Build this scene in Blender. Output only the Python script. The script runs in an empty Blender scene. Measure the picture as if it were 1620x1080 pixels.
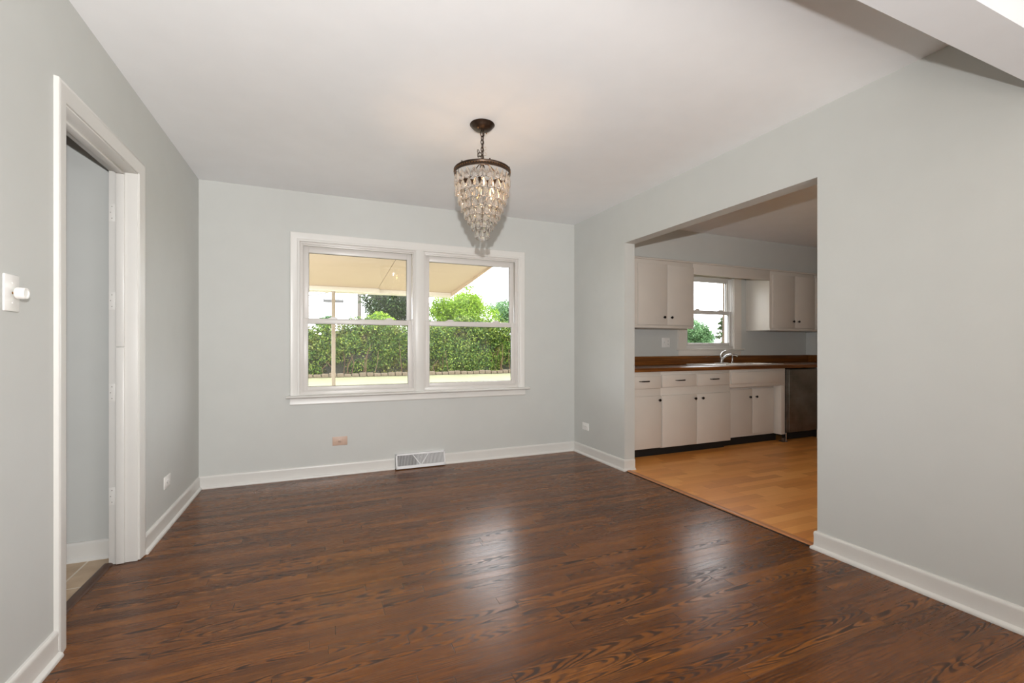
import bpy, bmesh, math, random
import numpy as np
from mathutils import Vector, Matrix

S = bpy.context.scene
COL = S.collection
PI = math.pi

# ------------------------------------------------------------------ camera
CAM_H = 1.120
cam_d = bpy.data.cameras.new('camera')
cam = bpy.data.objects.new('camera', cam_d)
COL.objects.link(cam)
cam.location = (0, 0, CAM_H)
cam.rotation_euler = (PI / 2, 0, -math.radians(23.024))
cam_d.sensor_width = 36.0
cam_d.lens = 36.0 * 714.155 / 1620.0
cam_d.shift_y = 8.685 / 1620.0
cam_d.clip_start = 0.02
cam_d.clip_end = 400
S.camera = cam

# ------------------------------------------------------------------ world, sun, lamps, exposure
world = bpy.data.worlds.new('overcast_sky')
S.world = world
world.use_nodes = True
bg = world.node_tree.nodes['Background']
bg.inputs['Color'].default_value = (0.94, 0.965, 1.0, 1)
bg.inputs['Strength'].default_value = 9.0

def lamp(name, kind, loc, energy, color, rot=(0, 0, 0), falloff=None, **kw):
    d = bpy.data.lights.new(name, kind)
    d.energy = energy
    d.color = color
    for k, v in kw.items():
        setattr(d, k, v)
    if falloff:
        d.use_nodes = True
        nt = d.node_tree
        em = nt.nodes['Emission']
        lf = nt.nodes.new('ShaderNodeLightFalloff')
        lf.inputs['Strength'].default_value = 1.0
        nt.links.new(lf.outputs[falloff], em.inputs['Strength'])
    o = bpy.data.objects.new(name, d)
    COL.objects.link(o)
    o.location = loc
    o.rotation_euler = rot
    return o

lamp('sun', 'SUN', (0, -10, 30), 1.2, (1.0, 0.95, 0.86), rot=(math.radians(38), 0, math.radians(-25)), angle=math.radians(2))
# the photographer's flash, just above the camera
lamp('camera_flash', 'SPOT', (0, 0, 1.352), 79.0, (0.985, 0.99, 1.0), rot=(math.radians(90 + 22), 0, -math.radians(4)), falloff='Linear',
     shadow_soft_size=0.014, spot_size=math.radians(178), spot_blend=1.0)
# daylight of the living-room windows behind the camera
lamp('living_room_daylight', 'AREA', (-2.75, -3.6, 0.85), 40.0, (0.98, 0.99, 1.0), rot=(math.radians(115), 0, math.radians(-38)),
     shape='RECTANGLE', size=2.0, size_y=1.4)
lamp('living_room_daylight', 'AREA', (5.2, -3.9, 0.85), 85.0, (0.98, 0.99, 1.0), rot=(math.radians(115), 0, math.radians(38)),
     shape='RECTANGLE', size=2.0, size_y=1.4)
# fill light added low behind the camera, aimed up to brighten the ceiling
lamp('ceiling_fill_light', 'AREA', (0.7, -2.4, 0.03), 195.0, (1.0, 0.94, 0.87), rot=(PI, 0, 0),
     shape='RECTANGLE', size=3.2, size_y=1.8)
# ceiling lamp of the kitchen, out of frame
lamp('kitchen_ceiling_lamp', 'POINT', (3.7, 1.3, 1.95), 6.5, (1.0, 0.78, 0.54), shadow_soft_size=0.12)

vs = S.view_settings
vs.view_transform = 'Standard'
vs.look = 'None'
vs.exposure = 0.0
vs.gamma = 1.0
vs.use_curve_mapping = False
S.cycles.caustics_reflective = False
S.cycles.caustics_refractive = False
S.cycles.max_bounces = 12
S.cycles.transmission_bounces = 10
S.cycles.transparent_max_bounces = 16
S.cycles.sample_clamp_indirect = 4.0

# ------------------------------------------------------------------ materials
def srgb(r, g, b):
    def c(v):
        v /= 255.0
        return v / 12.92 if v <= 0.04045 else ((v + 0.055) / 1.055) ** 2.4
    return (c(r), c(g), c(b), 1.0)

class NT:
    """tiny helper to wire shader nodes"""
    def __init__(self, name):
        self.m = bpy.data.materials.new(name)
        self.m.use_nodes = True
        self.t = self.m.node_tree
        self.bsdf = self.t.nodes['Principled BSDF']
    def node(self, kind, **kw):
        n = self.t.nodes.new(kind)
        for k, v in kw.items():
            setattr(n, k, v)
        return n
    def put(self, sock, v):
        if isinstance(v, bpy.types.NodeSocket):
            self.t.links.new(v, sock)
        else:
            sock.default_value = v
    def math(self, op, a, b=0.0, c=0.0):
        n = self.node('ShaderNodeMath', operation=op)
        self.put(n.inputs[0], a); self.put(n.inputs[1], b); self.put(n.inputs[2], c)
        return n.outputs[0]
    def xyz(self, x, y, z=0.0):
        n = self.node('ShaderNodeCombineXYZ')
        self.put(n.inputs[0], x); self.put(n.inputs[1], y); self.put(n.inputs[2], z)
        return n.outputs[0]
    def coords(self):
        n = self.node('ShaderNodeTexCoord')
        s = self.node('ShaderNodeSeparateXYZ')
        self.t.links.new(n.outputs['Object'], s.inputs[0])
        return n.outputs['Object'], s.outputs[0], s.outputs[1], s.outputs[2]
    def noise(self, vec, scale=5.0, detail=2.0, rough=0.5, dist=0.0):
        n = self.node('ShaderNodeTexNoise')
        self.put(n.inputs['Vector'], vec)
        n.inputs['Scale'].default_value = scale
        n.inputs['Detail'].default_value = detail
        n.inputs['Roughness'].default_value = rough
        n.inputs['Distortion'].default_value = dist
        return n.outputs[0]
    def white(self, vec):
        n = self.node('ShaderNodeTexWhiteNoise', noise_dimensions='3D')
        self.put(n.inputs['Vector'], vec)
        s = self.node('ShaderNodeSeparateColor')
        self.t.links.new(n.outputs['Color'], s.inputs[0])
        return s.outputs[0], s.outputs[1], s.outputs[2]
    def ramp(self, fac, stops):
        n = self.node('ShaderNodeValToRGB')
        el = n.color_ramp.elements
        while len(el) < len(stops):
            el.new(0.5)
        for e, (p, c) in zip(el, stops):
            e.position = p; e.color = c
        self.put(n.inputs[0], fac)
        return n.outputs[0]
    def mix(self, fac, a, b, mode='MIX'):
        n = self.node('ShaderNodeMix', data_type='RGBA', blend_type=mode)
        self.put(n.inputs[0], fac); self.put(n.inputs[6], a); self.put(n.inputs[7], b)
        return n.outputs[2]
    def step(self, v, a, b):
        n = self.node('ShaderNodeMapRange', interpolation_type='SMOOTHSTEP')
        self.put(n.inputs[0], v); self.put(n.inputs[1], a); self.put(n.inputs[2], b)
        return n.outputs[0]
    def bump(self, h, strength=0.2, dist=0.001):
        n = self.node('ShaderNodeBump')
        n.inputs['Strength'].default_value = strength
        n.inputs['Distance'].default_value = dist
        self.put(n.inputs['Height'], h)
        self.t.links.new(n.outputs[0], self.bsdf.inputs['Normal'])
    def set(self, **kw):
        names = {'color': 'Base Color', 'rough': 'Roughness', 'metal': 'Metallic', 'spec': 'Specular IOR Level',
                 'ior': 'IOR', 'trans': 'Transmission Weight', 'coat': 'Coat Weight', 'coatrough': 'Coat Roughness'}
        for k, v in kw.items():
            self.put(self.bsdf.inputs[names[k]], v)
        return self.m

def plain(name, rgb, rough=0.5, metal=0.0, var=0.04, scale=6.0, bump=0.0, bscale=250.0, spec=0.5):
    n = NT(name)
    co, x, y, z = n.coords()
    f = n.noise(co, scale, 3.0)
    c = srgb(*rgb)
    lo = tuple(v * (1 - var) for v in c[:3]) + (1,)
    hi = tuple(min(1, v * (1 + var)) for v in c[:3]) + (1,)
    n.set(color=n.ramp(f, [(0.3, lo), (0.7, hi)]), rough=rough, metal=metal, spec=spec)
    if bump:
        n.bump(n.noise(co, bscale, 2.0), bump, 0.001)
    return n.m

def oak_floor():
    n = NT('dark_oak_strip_floor')
    co, x, y, z = n.coords()
    w = 0.0572
    yw = n.math('DIVIDE', y, w)
    row = n.math('FLOOR', yw)
    yl = n.math('SUBTRACT', n.math('FRACT', yw), 0.5)
    ra, rb, rc = n.white(n.xyz(row, 3.7, 1.1))
    u = n.math('ADD', n.math('DIVIDE', x, n.math('ADD', 0.75, n.math('MULTIPLY', rb, 0.7))), n.math('MULTIPLY', ra, 37.0))
    idx = n.math('FLOOR', u)
    ul = n.math('FRACT', u)
    r1, r2, r3 = n.white(n.xyz(row, idx, 5.3))
    q1, q2, q3 = n.white(n.xyz(row, idx, 9.9))
    gx = n.math('ADD', x, n.math('MULTIPLY', r2, 50.0))
    gy = n.math('ADD', n.math('MULTIPLY', yl, w), n.math('MULTIPLY', r3, 20.0))
    warp = n.noise(n.xyz(n.math('MULTIPLY', gx, 2.6), n.math('MULTIPLY', gy, 11.0), 0.0), 1.0, 2.0, 0.5)
    # cathedral figure: nested parabolas along the strip
    yo = n.math('ADD', yl, n.math('MULTIPLY', n.math('SUBTRACT', q1, 0.5), 0.8))
    y2 = n.math('MULTIPLY', n.math('MULTIPLY', yo, yo), n.math('ADD', 6.0, n.math('MULTIPLY', q3, 8.0)))
    sg = n.math('SUBTRACT', n.math('MULTIPLY', n.math('GREATER_THAN', q2, 0.5), 2.0), 1.0)
    cath = n.math('ADD', n.math('ADD', n.math('MULTIPLY', n.math('MULTIPLY', gx, sg), n.math('ADD', 5.0, n.math('MULTIPLY', q2, 10.0))), y2), n.math('MULTIPLY', warp, 6.0))
    strt = n.math('ADD', n.math('MULTIPLY', gy, 105.0), n.math('MULTIPLY', warp, 8.0))
    pick = n.math('GREATER_THAN', r3, 0.5)
    c = n.math('ADD', n.math('MULTIPLY', cath, pick), n.math('MULTIPLY', strt, n.math('SUBTRACT', 1.0, pick)))
    tri = n.math('PINGPONG', c, 0.5)
    lines = n.step(tri, 0.17, 0.42)
    fade = n.step(n.noise(n.xyz(n.math('MULTIPLY', gx, 2.0), n.math('MULTIPLY', gy, 25.0), 4.0), 1.0, 2.0), 0.32, 0.54)
    lines = n.math('MULTIPLY', n.math('MULTIPLY', lines, fade), n.math('ADD', 0.55, n.math('MULTIPLY', pick, 0.45)))
    pores = n.noise(n.xyz(n.math('MULTIPLY', gx, 9.0), n.math('MULTIPLY', gy, 260.0), 0.0), 1.0, 3.0, 0.65)
    streak = n.noise(n.xyz(n.math('MULTIPLY', gx, 2.0), n.math('MULTIPLY', gy, 90.0), 7.0), 1.0, 4.0, 0.65)
    tone = n.math('ADD', n.math('MULTIPLY', r1, 0.42), n.math('MULTIPLY', n.math('ADD', n.math('MULTIPLY', n.math('SUBTRACT', streak, 0.5), 1.7), 0.5), 0.55))
    base = n.ramp(tone, [(0.12, srgb(78, 44, 18)), (0.45, srgb(118, 69, 27)), (0.7, srgb(138, 84, 33)), (1.0, srgb(158, 100, 43))])
    dark = n.mix(n.math('MULTIPLY', lines, 0.88), base, srgb(34, 20, 12))
    pored = n.mix(n.math('MULTIPLY', n.step(pores, 0.47, 0.66), 0.6), dark, srgb(44, 26, 15))
    ey = n.step(n.math('ABSOLUTE', yl), 0.482, 0.496)
    uu = n.math('ABSOLUTE', n.math('SUBTRACT', ul, 0.5))
    ex = n.step(uu, 0.4982, 0.4993)
    seam = n.math('MAXIMUM', n.math('MULTIPLY', ey, 0.45), n.math('MULTIPLY', ex, 0.8))
    col = n.mix(seam, pored, srgb(24, 16, 12))
    rough = n.math('ADD', 0.225, n.math('ADD', n.math('MULTIPLY', lines, 0.10), n.math('MULTIPLY', pores, 0.05)))
    n.set(color=col, rough=rough, spec=0.36)
    hgt = n.math('SUBTRACT', n.math('MULTIPLY', n.noise(n.xyz(n.math('MULTIPLY', x, 1.5), n.math('MULTIPLY', yw, 0.9), 0.0), 1.0, 1.0), 0.6),
                 n.math('ADD', n.math('MULTIPLY', seam, 0.8), n.math('MULTIPLY', lines, 0.12)))
    n.bump(hgt, 0.25, 0.0012)
    return n.m

def vinyl_floor():
    n = NT('golden_oak_vinyl')
    co, x, y, z = n.coords()
    w = 0.076
    yw = n.math('DIVIDE', y, w)
    row = n.math('FLOOR', yw)
    yl = n.math('SUBTRACT', n.math('FRACT', yw), 0.5)
    ra, rb, rc = n.white(n.xyz(row, 1.7, 2.1))
    u = n.math('ADD', n.math('DIVIDE', x, 0.42), n.math('MULTIPLY', ra, 13.0))
    idx = n.math('FLOOR', u)
    ul = n.math('FRACT', u)
    r1, r2, r3 = n.white(n.xyz(row, idx, 5.3))
    g = n.noise(n.xyz(n.math('MULTIPLY', n.math('ADD', x, r2), 5.0), n.math('MULTIPLY', n.math('ADD', y, r3), 90.0), 0.0), 1.0, 3.0, 0.6)
    tone = n.math('ADD', n.math('MULTIPLY', r1, 0.6), n.math('MULTIPLY', g, 0.4))
    col = n.ramp(tone, [(0.1, srgb(204, 132, 66)), (0.5, srgb(230, 156, 80)), (0.95, srgb(244, 178, 100))])
    e = n.math('MAXIMUM', n.step(n.math('ABSOLUTE', yl), 0.485, 0.497),
               n.step(n.math('ABSOLUTE', n.math('SUBTRACT', ul, 0.5)), 0.494, 0.499))
    col = n.mix(n.math('MULTIPLY', e, 0.25), col, srgb(110, 66, 34))
    n.set(color=col, rough=0.38, spec=0.45)
    return n.m

def tile_floor():
    n = NT('beige_hall_tile')
    co, x, y, z = n.coords()
    s = 0.33
    xs = n.math('ADD', n.math('DIVIDE', x, s), 0.379)
    ys = n.math('ADD', n.math('DIVIDE', y, s), -0.242)
    fx = n.math('ABSOLUTE', n.math('SUBTRACT', n.math('FRACT', xs), 0.5))
    fy = n.math('ABSOLUTE', n.math('SUBTRACT', n.math('FRACT', ys), 0.5))
    e = n.step(n.math('MAXIMUM', fx, fy), 0.484, 0.49)
    base = n.ramp(n.noise(co, 9.0, 4.0), [(0.3, srgb(182, 156, 126)), (0.7, srgb(206, 182, 152))])
    n.set(color=n.mix(e, base, srgb(222, 212, 196)), rough=0.45)
    n.bump(n.math('SUBTRACT', 1.0, e), 0.3, 0.001)
    return n.m

def butcher_top():
    n = NT('brown_wood_laminate')
    co, x, y, z = n.coords()
    g = n.noise(n.xyz(n.math('MULTIPLY', x, 2.2), n.math('MULTIPLY', y, 26.0), n.math('MULTIPLY', z, 60.0)), 1.0, 4.0, 0.62)
    col = n.ramp(g, [(0.25, srgb(70, 38, 14)), (0.5, srgb(112, 66, 26)), (0.72, srgb(142, 90, 40))])
    n.set(color=col, rough=0.33, spec=0.5)
    return n.m

def glass_pane():
    n = NT('window_glass')
    t = n.t
    out = t.nodes['Material Output']
    tr = n.node('ShaderNodeBsdfTransparent')
    tr.inputs[0].default_value = (0.975, 0.985, 0.98, 1)
    gl = n.node('ShaderNodeBsdfGlossy')
    gl.inputs['Roughness'].default_value = 0.0
    fr = n.node('ShaderNodeFresnel')
    ge = n.node('ShaderNodeNewGeometry')
    # the pane does not bend the ray, so both faces use the outside index
    t.links.new(n.math('SUBTRACT', 1.5, n.math('MULTIPLY', ge.outputs['Backfacing'], 1.5 - 1 / 1.5)), fr.inputs[0])
    mx = n.node('ShaderNodeMixShader')
    t.links.new(fr.outputs[0], mx.inputs[0])
    t.links.new(tr.outputs[0], mx.inputs[1])
    t.links.new(gl.outputs[0], mx.inputs[2])
    t.links.new(mx.outputs[0], out.inputs[0])
    return n.m

def crystal():
    n = NT('cut_crystal')
    n.set(color=(1, 0.985, 0.96, 1), rough=0.0, ior=1.62, trans=1.0)
    t = n.t
    df = n.node('ShaderNodeBsdfDiffuse'); df.inputs[0].default_value = (0.95, 0.90, 0.84, 1)
    tl = n.node('ShaderNodeBsdfTranslucent'); tl.inputs[0].default_value = (0.98, 0.90, 0.78, 1)
    m1 = n.node('ShaderNodeMixShader'); m1.inputs[0].default_value = 0.5
    m2 = n.node('ShaderNodeMixShader'); m2.inputs[0].default_value = 0.18
    t.links.new(df.outputs[0], m1.inputs[1]); t.links.new(tl.outputs[0], m1.inputs[2])
    t.links.new(n.bsdf.outputs[0], m2.inputs[1]); t.links.new(m1.outputs[0], m2.inputs[2])
    t.links.new(m2.outputs[0], t.nodes['Material Output'].inputs[0])
    return n.m

def glow(name, rgb, strength):
    n = NT(name)
    n.bsdf.inputs['Base Color'].default_value = (1, 0.9, 0.75, 1)
    n.bsdf.inputs['Emission Color'].default_value = rgb + (1,)
    n.bsdf.inputs['Emission Strength'].default_value = strength
    return n.m

def leaf_mat(name, dark, mid, light, trans=0.25, brown=0.0):
    n = NT(name)
    geo = n.node('ShaderNodeNewGeometry')
    col = n.ramp(geo.outputs['Random Per Island'], [(0.0, srgb(*dark)), (0.5, srgb(*mid)), (1.0, srgb(*light))])
    out = n.t.nodes['Material Output']
    tc = n.node('ShaderNodeTexCoord')
    big = n.noise(tc.outputs['Object'], 1.1, 3.0, 0.6)
    col = n.mix(n.math('MULTIPLY', n.step(big, 0.50, 0.72), brown), col, srgb(104, 74, 44))
    n.set(color=col, rough=0.55, spec=0.3)
    tl = n.node('ShaderNodeBsdfTranslucent')
    n.t.links.new(col, tl.inputs[0])
    mx = n.node('ShaderNodeMixShader')
    mx.inputs[0].default_value = trans
    n.t.links.new(n.bsdf.outputs[0], mx.inputs[1])
    n.t.links.new(tl.outputs[0], mx.inputs[2])
    n.t.links.new(mx.outputs[0], out.inputs[0])
    return n.m

def brick_mat():
    n = NT('tan_brick')
    b = n.node('ShaderNodeTexBrick')
    tc = n.node('ShaderNodeTexCoord')
    mp = n.node('ShaderNodeMapping')
    mp.inputs['Rotation'].default_value = (PI / 2, 0, PI / 2)
    n.t.links.new(tc.outputs['Object'], mp.inputs[0])
    n.t.links.new(mp.outputs[0], b.inputs['Vector'])
    b.inputs['Color1'].default_value = srgb(84, 66, 48)
    b.inputs['Color2'].default_value = srgb(64, 48, 36)
    b.inputs['Mortar'].default_value = srgb(92, 84, 72)
    b.inputs['Scale'].default_value = 4.6
    n.set(color=b.outputs[0], rough=0.85)
    return n.m

def steel_mat():
    n = NT('smudged_stainless_steel')
    co, x, y, z = n.coords()
    br = n.noise(n.xyz(n.math('MULTIPLY', x, 2.0), 0.0, n.math('MULTIPLY', z, 260.0)), 1.0, 2.0)
    sm = n.noise(co, 4.0, 4.0, 0.6)
    col = n.ramp(n.math('ADD', n.math('MULTIPLY', sm, 0.8), n.math('MULTIPLY', br, 0.2)),
                 [(0.3, srgb(112, 106, 98)), (0.7, srgb(158, 152, 144))])
    n.set(color=col, rough=n.math('ADD', 0.28, n.math('MULTIPLY', sm, 0.25)), metal=0.9)
    return n.m

M = dict(
    wall=plain('grey_wall_paint', (197, 198, 194), 0.62, var=0.012, bump=0.06, spec=0.3),
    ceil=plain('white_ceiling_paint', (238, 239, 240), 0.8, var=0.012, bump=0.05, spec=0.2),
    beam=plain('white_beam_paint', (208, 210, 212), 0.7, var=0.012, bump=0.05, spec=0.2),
    trim=plain('white_trim_paint', (217, 215, 210), 0.33, var=0.015, bump=0.02, bscale=60),
    vinylw=plain('white_window_frame', (212, 208, 203), 0.35, var=0.012),
    cab=plain('white_cabinet_paint', (214, 207, 198), 0.4, var=0.015, bump=0.02, bscale=80),
    oak=oak_floor(), vinyl=vinyl_floor(), tile=tile_floor(), counter=butcher_top(),
    thresh=plain('dark_threshold_wood', (74, 46, 28), 0.35, var=0.25, scale=30),
    strip=plain('orange_edge_strip', (184, 122, 76), 0.35, var=0.08, scale=20),
    black=plain('black_shadow_gap', (20, 18, 16), 0.7, var=0.1),
    bronze=plain('dark_bronze_metal', (74, 60, 50), 0.36, metal=0.85, var=0.2, scale=60),
    knob=plain('oil_rubbed_bronze', (46, 38, 34), 0.3, metal=0.8, var=0.15, scale=80),
    chrome=plain('polished_chrome', (214, 214, 216), 0.08, metal=1.0, var=0.02),
    porcelain=plain('white_sink_enamel', (226, 220, 212), 0.18, var=0.01),
    steel=steel_mat(),
    plate=plain('white_plastic', (232, 230, 226), 0.28, var=0.01),
    pink=plain('pinkish_tan_plastic', (196, 168, 150), 0.4, var=0.02),
    slot=plain('dark_slot', (40, 34, 30), 0.6, var=0.05),
    greyscrew=plain('painted_screw', (140, 134, 126), 0.5),
    brass=plain('brass_screw', (150, 110, 70), 0.35, metal=0.8, var=0.05),
    register=plain('white_register_enamel', (226, 226, 226), 0.35, var=0.01),
    grille=plain('grey_grille', (176, 178, 180), 0.5, var=0.05, scale=200),
    glass=glass_pane(), crystal=crystal(),
    bulb=glow('warm_bulb', (1.0, 0.58, 0.22), 14.0),
    candle=plain('candle_sleeve', (232, 214, 184), 0.5),
    soffit=plain('cream_patio_panel', (195, 172, 146), 0.6, var=0.02, scale=2),
    creamw=plain('cream_white_metal', (208, 199, 181), 0.5, var=0.02),
    tanpost=plain('tan_metal_post', (155, 141, 121), 0.5, var=0.03),
    lawn=plain('sunlit_lawn', (100, 99, 69), 0.9, var=0.15, scale=1.6),
    stone=plain('edging_stone', (88, 76, 60), 0.9, var=0.2, scale=9, bump=0.4, bscale=40),
    hedgeleaf=leaf_mat('hedge_leaves', (34, 55, 18), (68, 98, 32), (128, 140, 56), 0.25, 0.6),
    hedgecore=plain('hedge_twigs', (30, 30, 16), 0.9, var=0.5, scale=14, bump=0.6, bscale=18),
    brightleaf=leaf_mat('bright_leaves', (77, 107, 18), (111, 143, 30), (141, 165, 55), 0.45),
    darkleaf=leaf_mat('dark_needles', (16, 32, 14), (35, 58, 28), (74, 93, 42)),
    farleaf=leaf_mat('blue_green_leaves', (51, 81, 49), (83, 118, 74), (118, 148, 104), 0.3),
    bark=plain('grey_bark', (95, 86, 76), 0.9, var=0.3, scale=20, bump=0.5, bscale=40),
    twig=plain('brown_twigs', (81, 60, 40), 0.9),
    polewood=plain('weathered_pole_wood', (92, 86, 81), 0.85, var=0.2, scale=12),
    wire=plain('dark_cable', (62, 60, 60), 0.6),
    brick=brick_mat(),
    siding=plain('pale_siding', (174, 172, 167), 0.7),
    shingle=plain('grey_shingle', (125, 127, 128), 0.8, var=0.1, scale=30),
    slab=plain('patio_concrete', (150, 146, 139), 0.85, var=0.06, scale=8),
)

# ------------------------------------------------------------------ mesh helpers
class MB:
    def __init__(self):
        self.bm = bmesh.new()
    def box(self, x0, x1, y0, y1, z0, z1, bev=0.0, seg=2):
        bm = self.bm
        xs, ys, zs = sorted((x0, x1)), sorted((y0, y1)), sorted((z0, z1))
        v = [bm.verts.new((x, y, z)) for z in zs for y in ys for x in xs]
        f = [(0, 2, 3, 1), (4, 5, 7, 6), (0, 1, 5, 4), (2, 6, 7, 3), (0, 4, 6, 2), (1, 3, 7, 5)]
        faces = [bm.faces.new([v[i] for i in q]) for q in f]
        if bev:
            ed = list({e for q in faces for e in q.edges})
            bmesh.ops.bevel(bm, geom=ed, offset=bev, segments=seg, affect='EDGES', profile=0.5)
        return self
    def prism(self, pts, n):
        """polygon of 3D points pushed along vector n"""
        bm = self.bm
        n = Vector(n)
        a = [bm.verts.new(p) for p in pts]
        b = [bm.verts.new(Vector(p) + n) for p in pts]
        k = len(pts)
        bm.faces.new(a[::-1]); bm.faces.new(b)
        for i in range(k):
            bm.faces.new((a[i], a[(i + 1) % k], b[(i + 1) % k], b[i]))
        return self
    def lathe(self, prof, c=(0, 0, 0), axis=(0, 0, 1), seg=24, sx=1.0, sy=1.0):
        """prof: (radius, height) pairs along the axis"""
        bm = self.bm
        ax = Vector(axis).normalized()
        q = Vector((0, 0, 1)).rotation_difference(ax).to_matrix()
        c = Vector(c)
        rings = []
        for r, h in prof:
            if r <= 1e-6:
                rings.append([bm.verts.new(c + q @ Vector((0, 0, h)))])
            else:
                rings.append([bm.verts.new(c + q @ Vector((r * sx * math.cos(2 * PI * i / seg), r * sy * math.sin(2 * PI * i / seg), h))) for i in range(seg)])
        for a, b in zip(rings, rings[1:]):
            for i in range(seg):
                j = (i + 1) % seg
                if len(a) == 1 and len(b) == 1:
                    continue
                if len(a) == 1:
                    bm.faces.new((a[0], b[j], b[i]))
                elif len(b) == 1:
                    bm.faces.new((a[i], a[j], b[0]))
                else:
                    bm.faces.new((a[i], a[j], b[j], b[i]))
        for ring, flip in ((rings[0], True), (rings[-1], False)):
            if len(ring) > 1:
                bm.faces.new(ring[::-1] if flip else ring)
        return self
    def tube(self, pts, r, seg=8, closed=False):
        bm = self.bm
        pts = [Vector(p) for p in pts]
        k = len(pts)
        rr = r if isinstance(r, (list, tuple)) else [r] * k
        rings = []
        up = Vector((0, 0, 1))
        for i, p in enumerate(pts):
            if closed:
                d = pts[(i + 1) % k] - pts[i - 1]
            else:
                d = pts[min(i + 1, k - 1)] - pts[max(i - 1, 0)]
            d.normalize()
            if abs(d.dot(up)) > 0.97:
                up = Vector((1, 0, 0)) if abs(d.x) < 0.9 else Vector((0, 1, 0))
            a = d.cross(up).normalized()
            b = d.cross(a).normalized()
            rings.append([bm.verts.new(p + rr[i] * (math.cos(2 * PI * s / seg) * a + math.sin(2 * PI * s / seg) * b)) for s in range(seg)])
        m = k if closed else k - 1
        for i in range(m):
            a, b = rings[i], rings[(i + 1) % k]
            # pick the twist that keeps the tube untwisted
            best = min(range(seg), key=lambda o: (a[0].co - b[o].co).length)
            for s in range(seg):
                bm.faces.new((a[s], a[(s + 1) % seg], b[(s + 1 + best) % seg], b[(s + best) % seg]))
        if not closed:
            bm.faces.new(rings[0][::-1]); bm.faces.new(rings[-1])
        return self
    def sweep(self, path, prof, to3d, closed=False):
        """profile (d = offset to the left of the path, n = height) swept with mitred corners; to3d(a, b, n)"""
        bm = self.bm
        P = [Vector((p[0], p[1])) for p in path]
        k = len(P)
        rings = []
        for i in range(k):
            dirs = []
            if i > 0 or closed:
                dirs.append((P[i] - P[i - 1]).normalized())
            if i < k - 1 or closed:
                dirs.append((P[(i + 1) % k] - P[i]).normalized())
            ns = [Vector((-d.y, d.x)) for d in dirs]
            m = ns[0] if len(ns) == 1 else (ns[0] + ns[1]) / (1 + ns[0].dot(ns[1]))
            rings.append([bm.verts.new(to3d(P[i].x + m.x * d, P[i].y + m.y * d, n)) for d, n in prof])
        q = len(prof)
        for i in range(k if closed else k - 1):
            a, b = rings[i], rings[(i + 1) % k]
            for s in range(q):
                bm.faces.new((a[s], a[(s + 1) % q], b[(s + 1) % q], b[s]))
        if not closed:
            bm.faces.new(rings[0]); bm.faces.new(rings[-1][::-1])
        return self

def wloc(o):
    v = Vector(o.location)
    while o.parent:
        o = o.parent
        v = v + Vector(o.location)
    return v

def link(name, mesh, mat, parent=None):
    o = bpy.data.objects.new(name, mesh)
    if mat is not None:
        mesh.materials.append(mat)
    COL.objects.link(o)
    if parent is not None:
        o.parent = parent
    return o

def obj(name, mb, mat, parent=None, smooth=30, local=False, label=None):
    bm = mb.bm
    bmesh.ops.recalc_face_normals(bm, faces=bm.faces)
    me = bpy.data.meshes.new(name)
    bm.to_mesh(me)
    bm.free()
    loc = None
    if not local:
        if parent is not None:
            off = wloc(parent)
            me.transform(Matrix.Translation(-off))
    if smooth:
        me.shade_smooth()
        me.set_sharp_from_angle(angle=math.radians(smooth))
    o = link(name, me, mat, parent)
    if label:
        o['label'] = label
    return o

def tag(o, label, cat, group=None):
    o['label'] = label
    o['category'] = cat
    if group:
        o['group'] = group
    return o

def thing(name, label, cat, loc, rotz=0.0, group=None):
    o = bpy.data.objects.new(name, None)
    o.empty_display_size = 0.1
    COL.objects.link(o)
    o.location = loc
    o.rotation_euler = (0, 0, rotz)
    return tag(o, label, cat, group)

def structure(o, label=None):
    o['kind'] = 'structure'
    if label:
        o['label'] = label
    return o

def struct_root(name, loc, label=None):
    o = bpy.data.objects.new(name, None)
    COL.objects.link(o)
    o.location = loc
    return structure(o, label)

def dup(root):
    r = root.copy(); COL.objects.link(r)
    for ch in root.children:
        c = ch.copy(); COL.objects.link(c); c.parent = r
        for g in ch.children:
            d = g.copy(); COL.objects.link(d); d.parent = c
    return r

# ------------------------------------------------------------------ room dimensions
XL, XR, YB, H = -0.8806, 2.5346, 4.238, 2.44
XRK = XR + 0.112                    # kitchen face of the dining wall
OY0, OY1, OZ = 1.640, 3.361, 2.061  # kitchen opening
BY0, BY1, BZ = 0.627, 0.752, 2.049  # ceiling beam
KX = 6.31                           # kitchen right wall
DY0, DY1, DZ = 2.205, 2.943, 2.026  # hall door opening
HX = -2.3

# ------------------------------------------------------------------ floor, ceiling, walls
b = MB(); b.box(-1.0, 2.56, 0.6, YB + 0.01, -0.12, 0.0); b.box(-3.6, KX + 0.1, -4.6, 0.6, -0.12, 0.0)
structure(obj('floor', b, M['oak']), 'dark stained oak strip floor')
b = MB(); b.box(2.56, KX + 0.1, BY0, YB + 0.01, -0.12, 0.006)
structure(obj('floor_kitchen', b, M['vinyl']), 'golden oak vinyl floor of the kitchen')
b = MB(); b.box(HX - 0.1, -1.0, 0.8, 3.2, -0.12, 0.002)
structure(obj('floor_hall', b, M['tile']), 'beige tile floor of the hall')
b = MB(); b.box(-3.7, KX + 0.1, -4.7, YB + 0.15, H, H + 0.2)
structure(obj('ceiling', b, M['ceil']), 'white ceiling')

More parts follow.
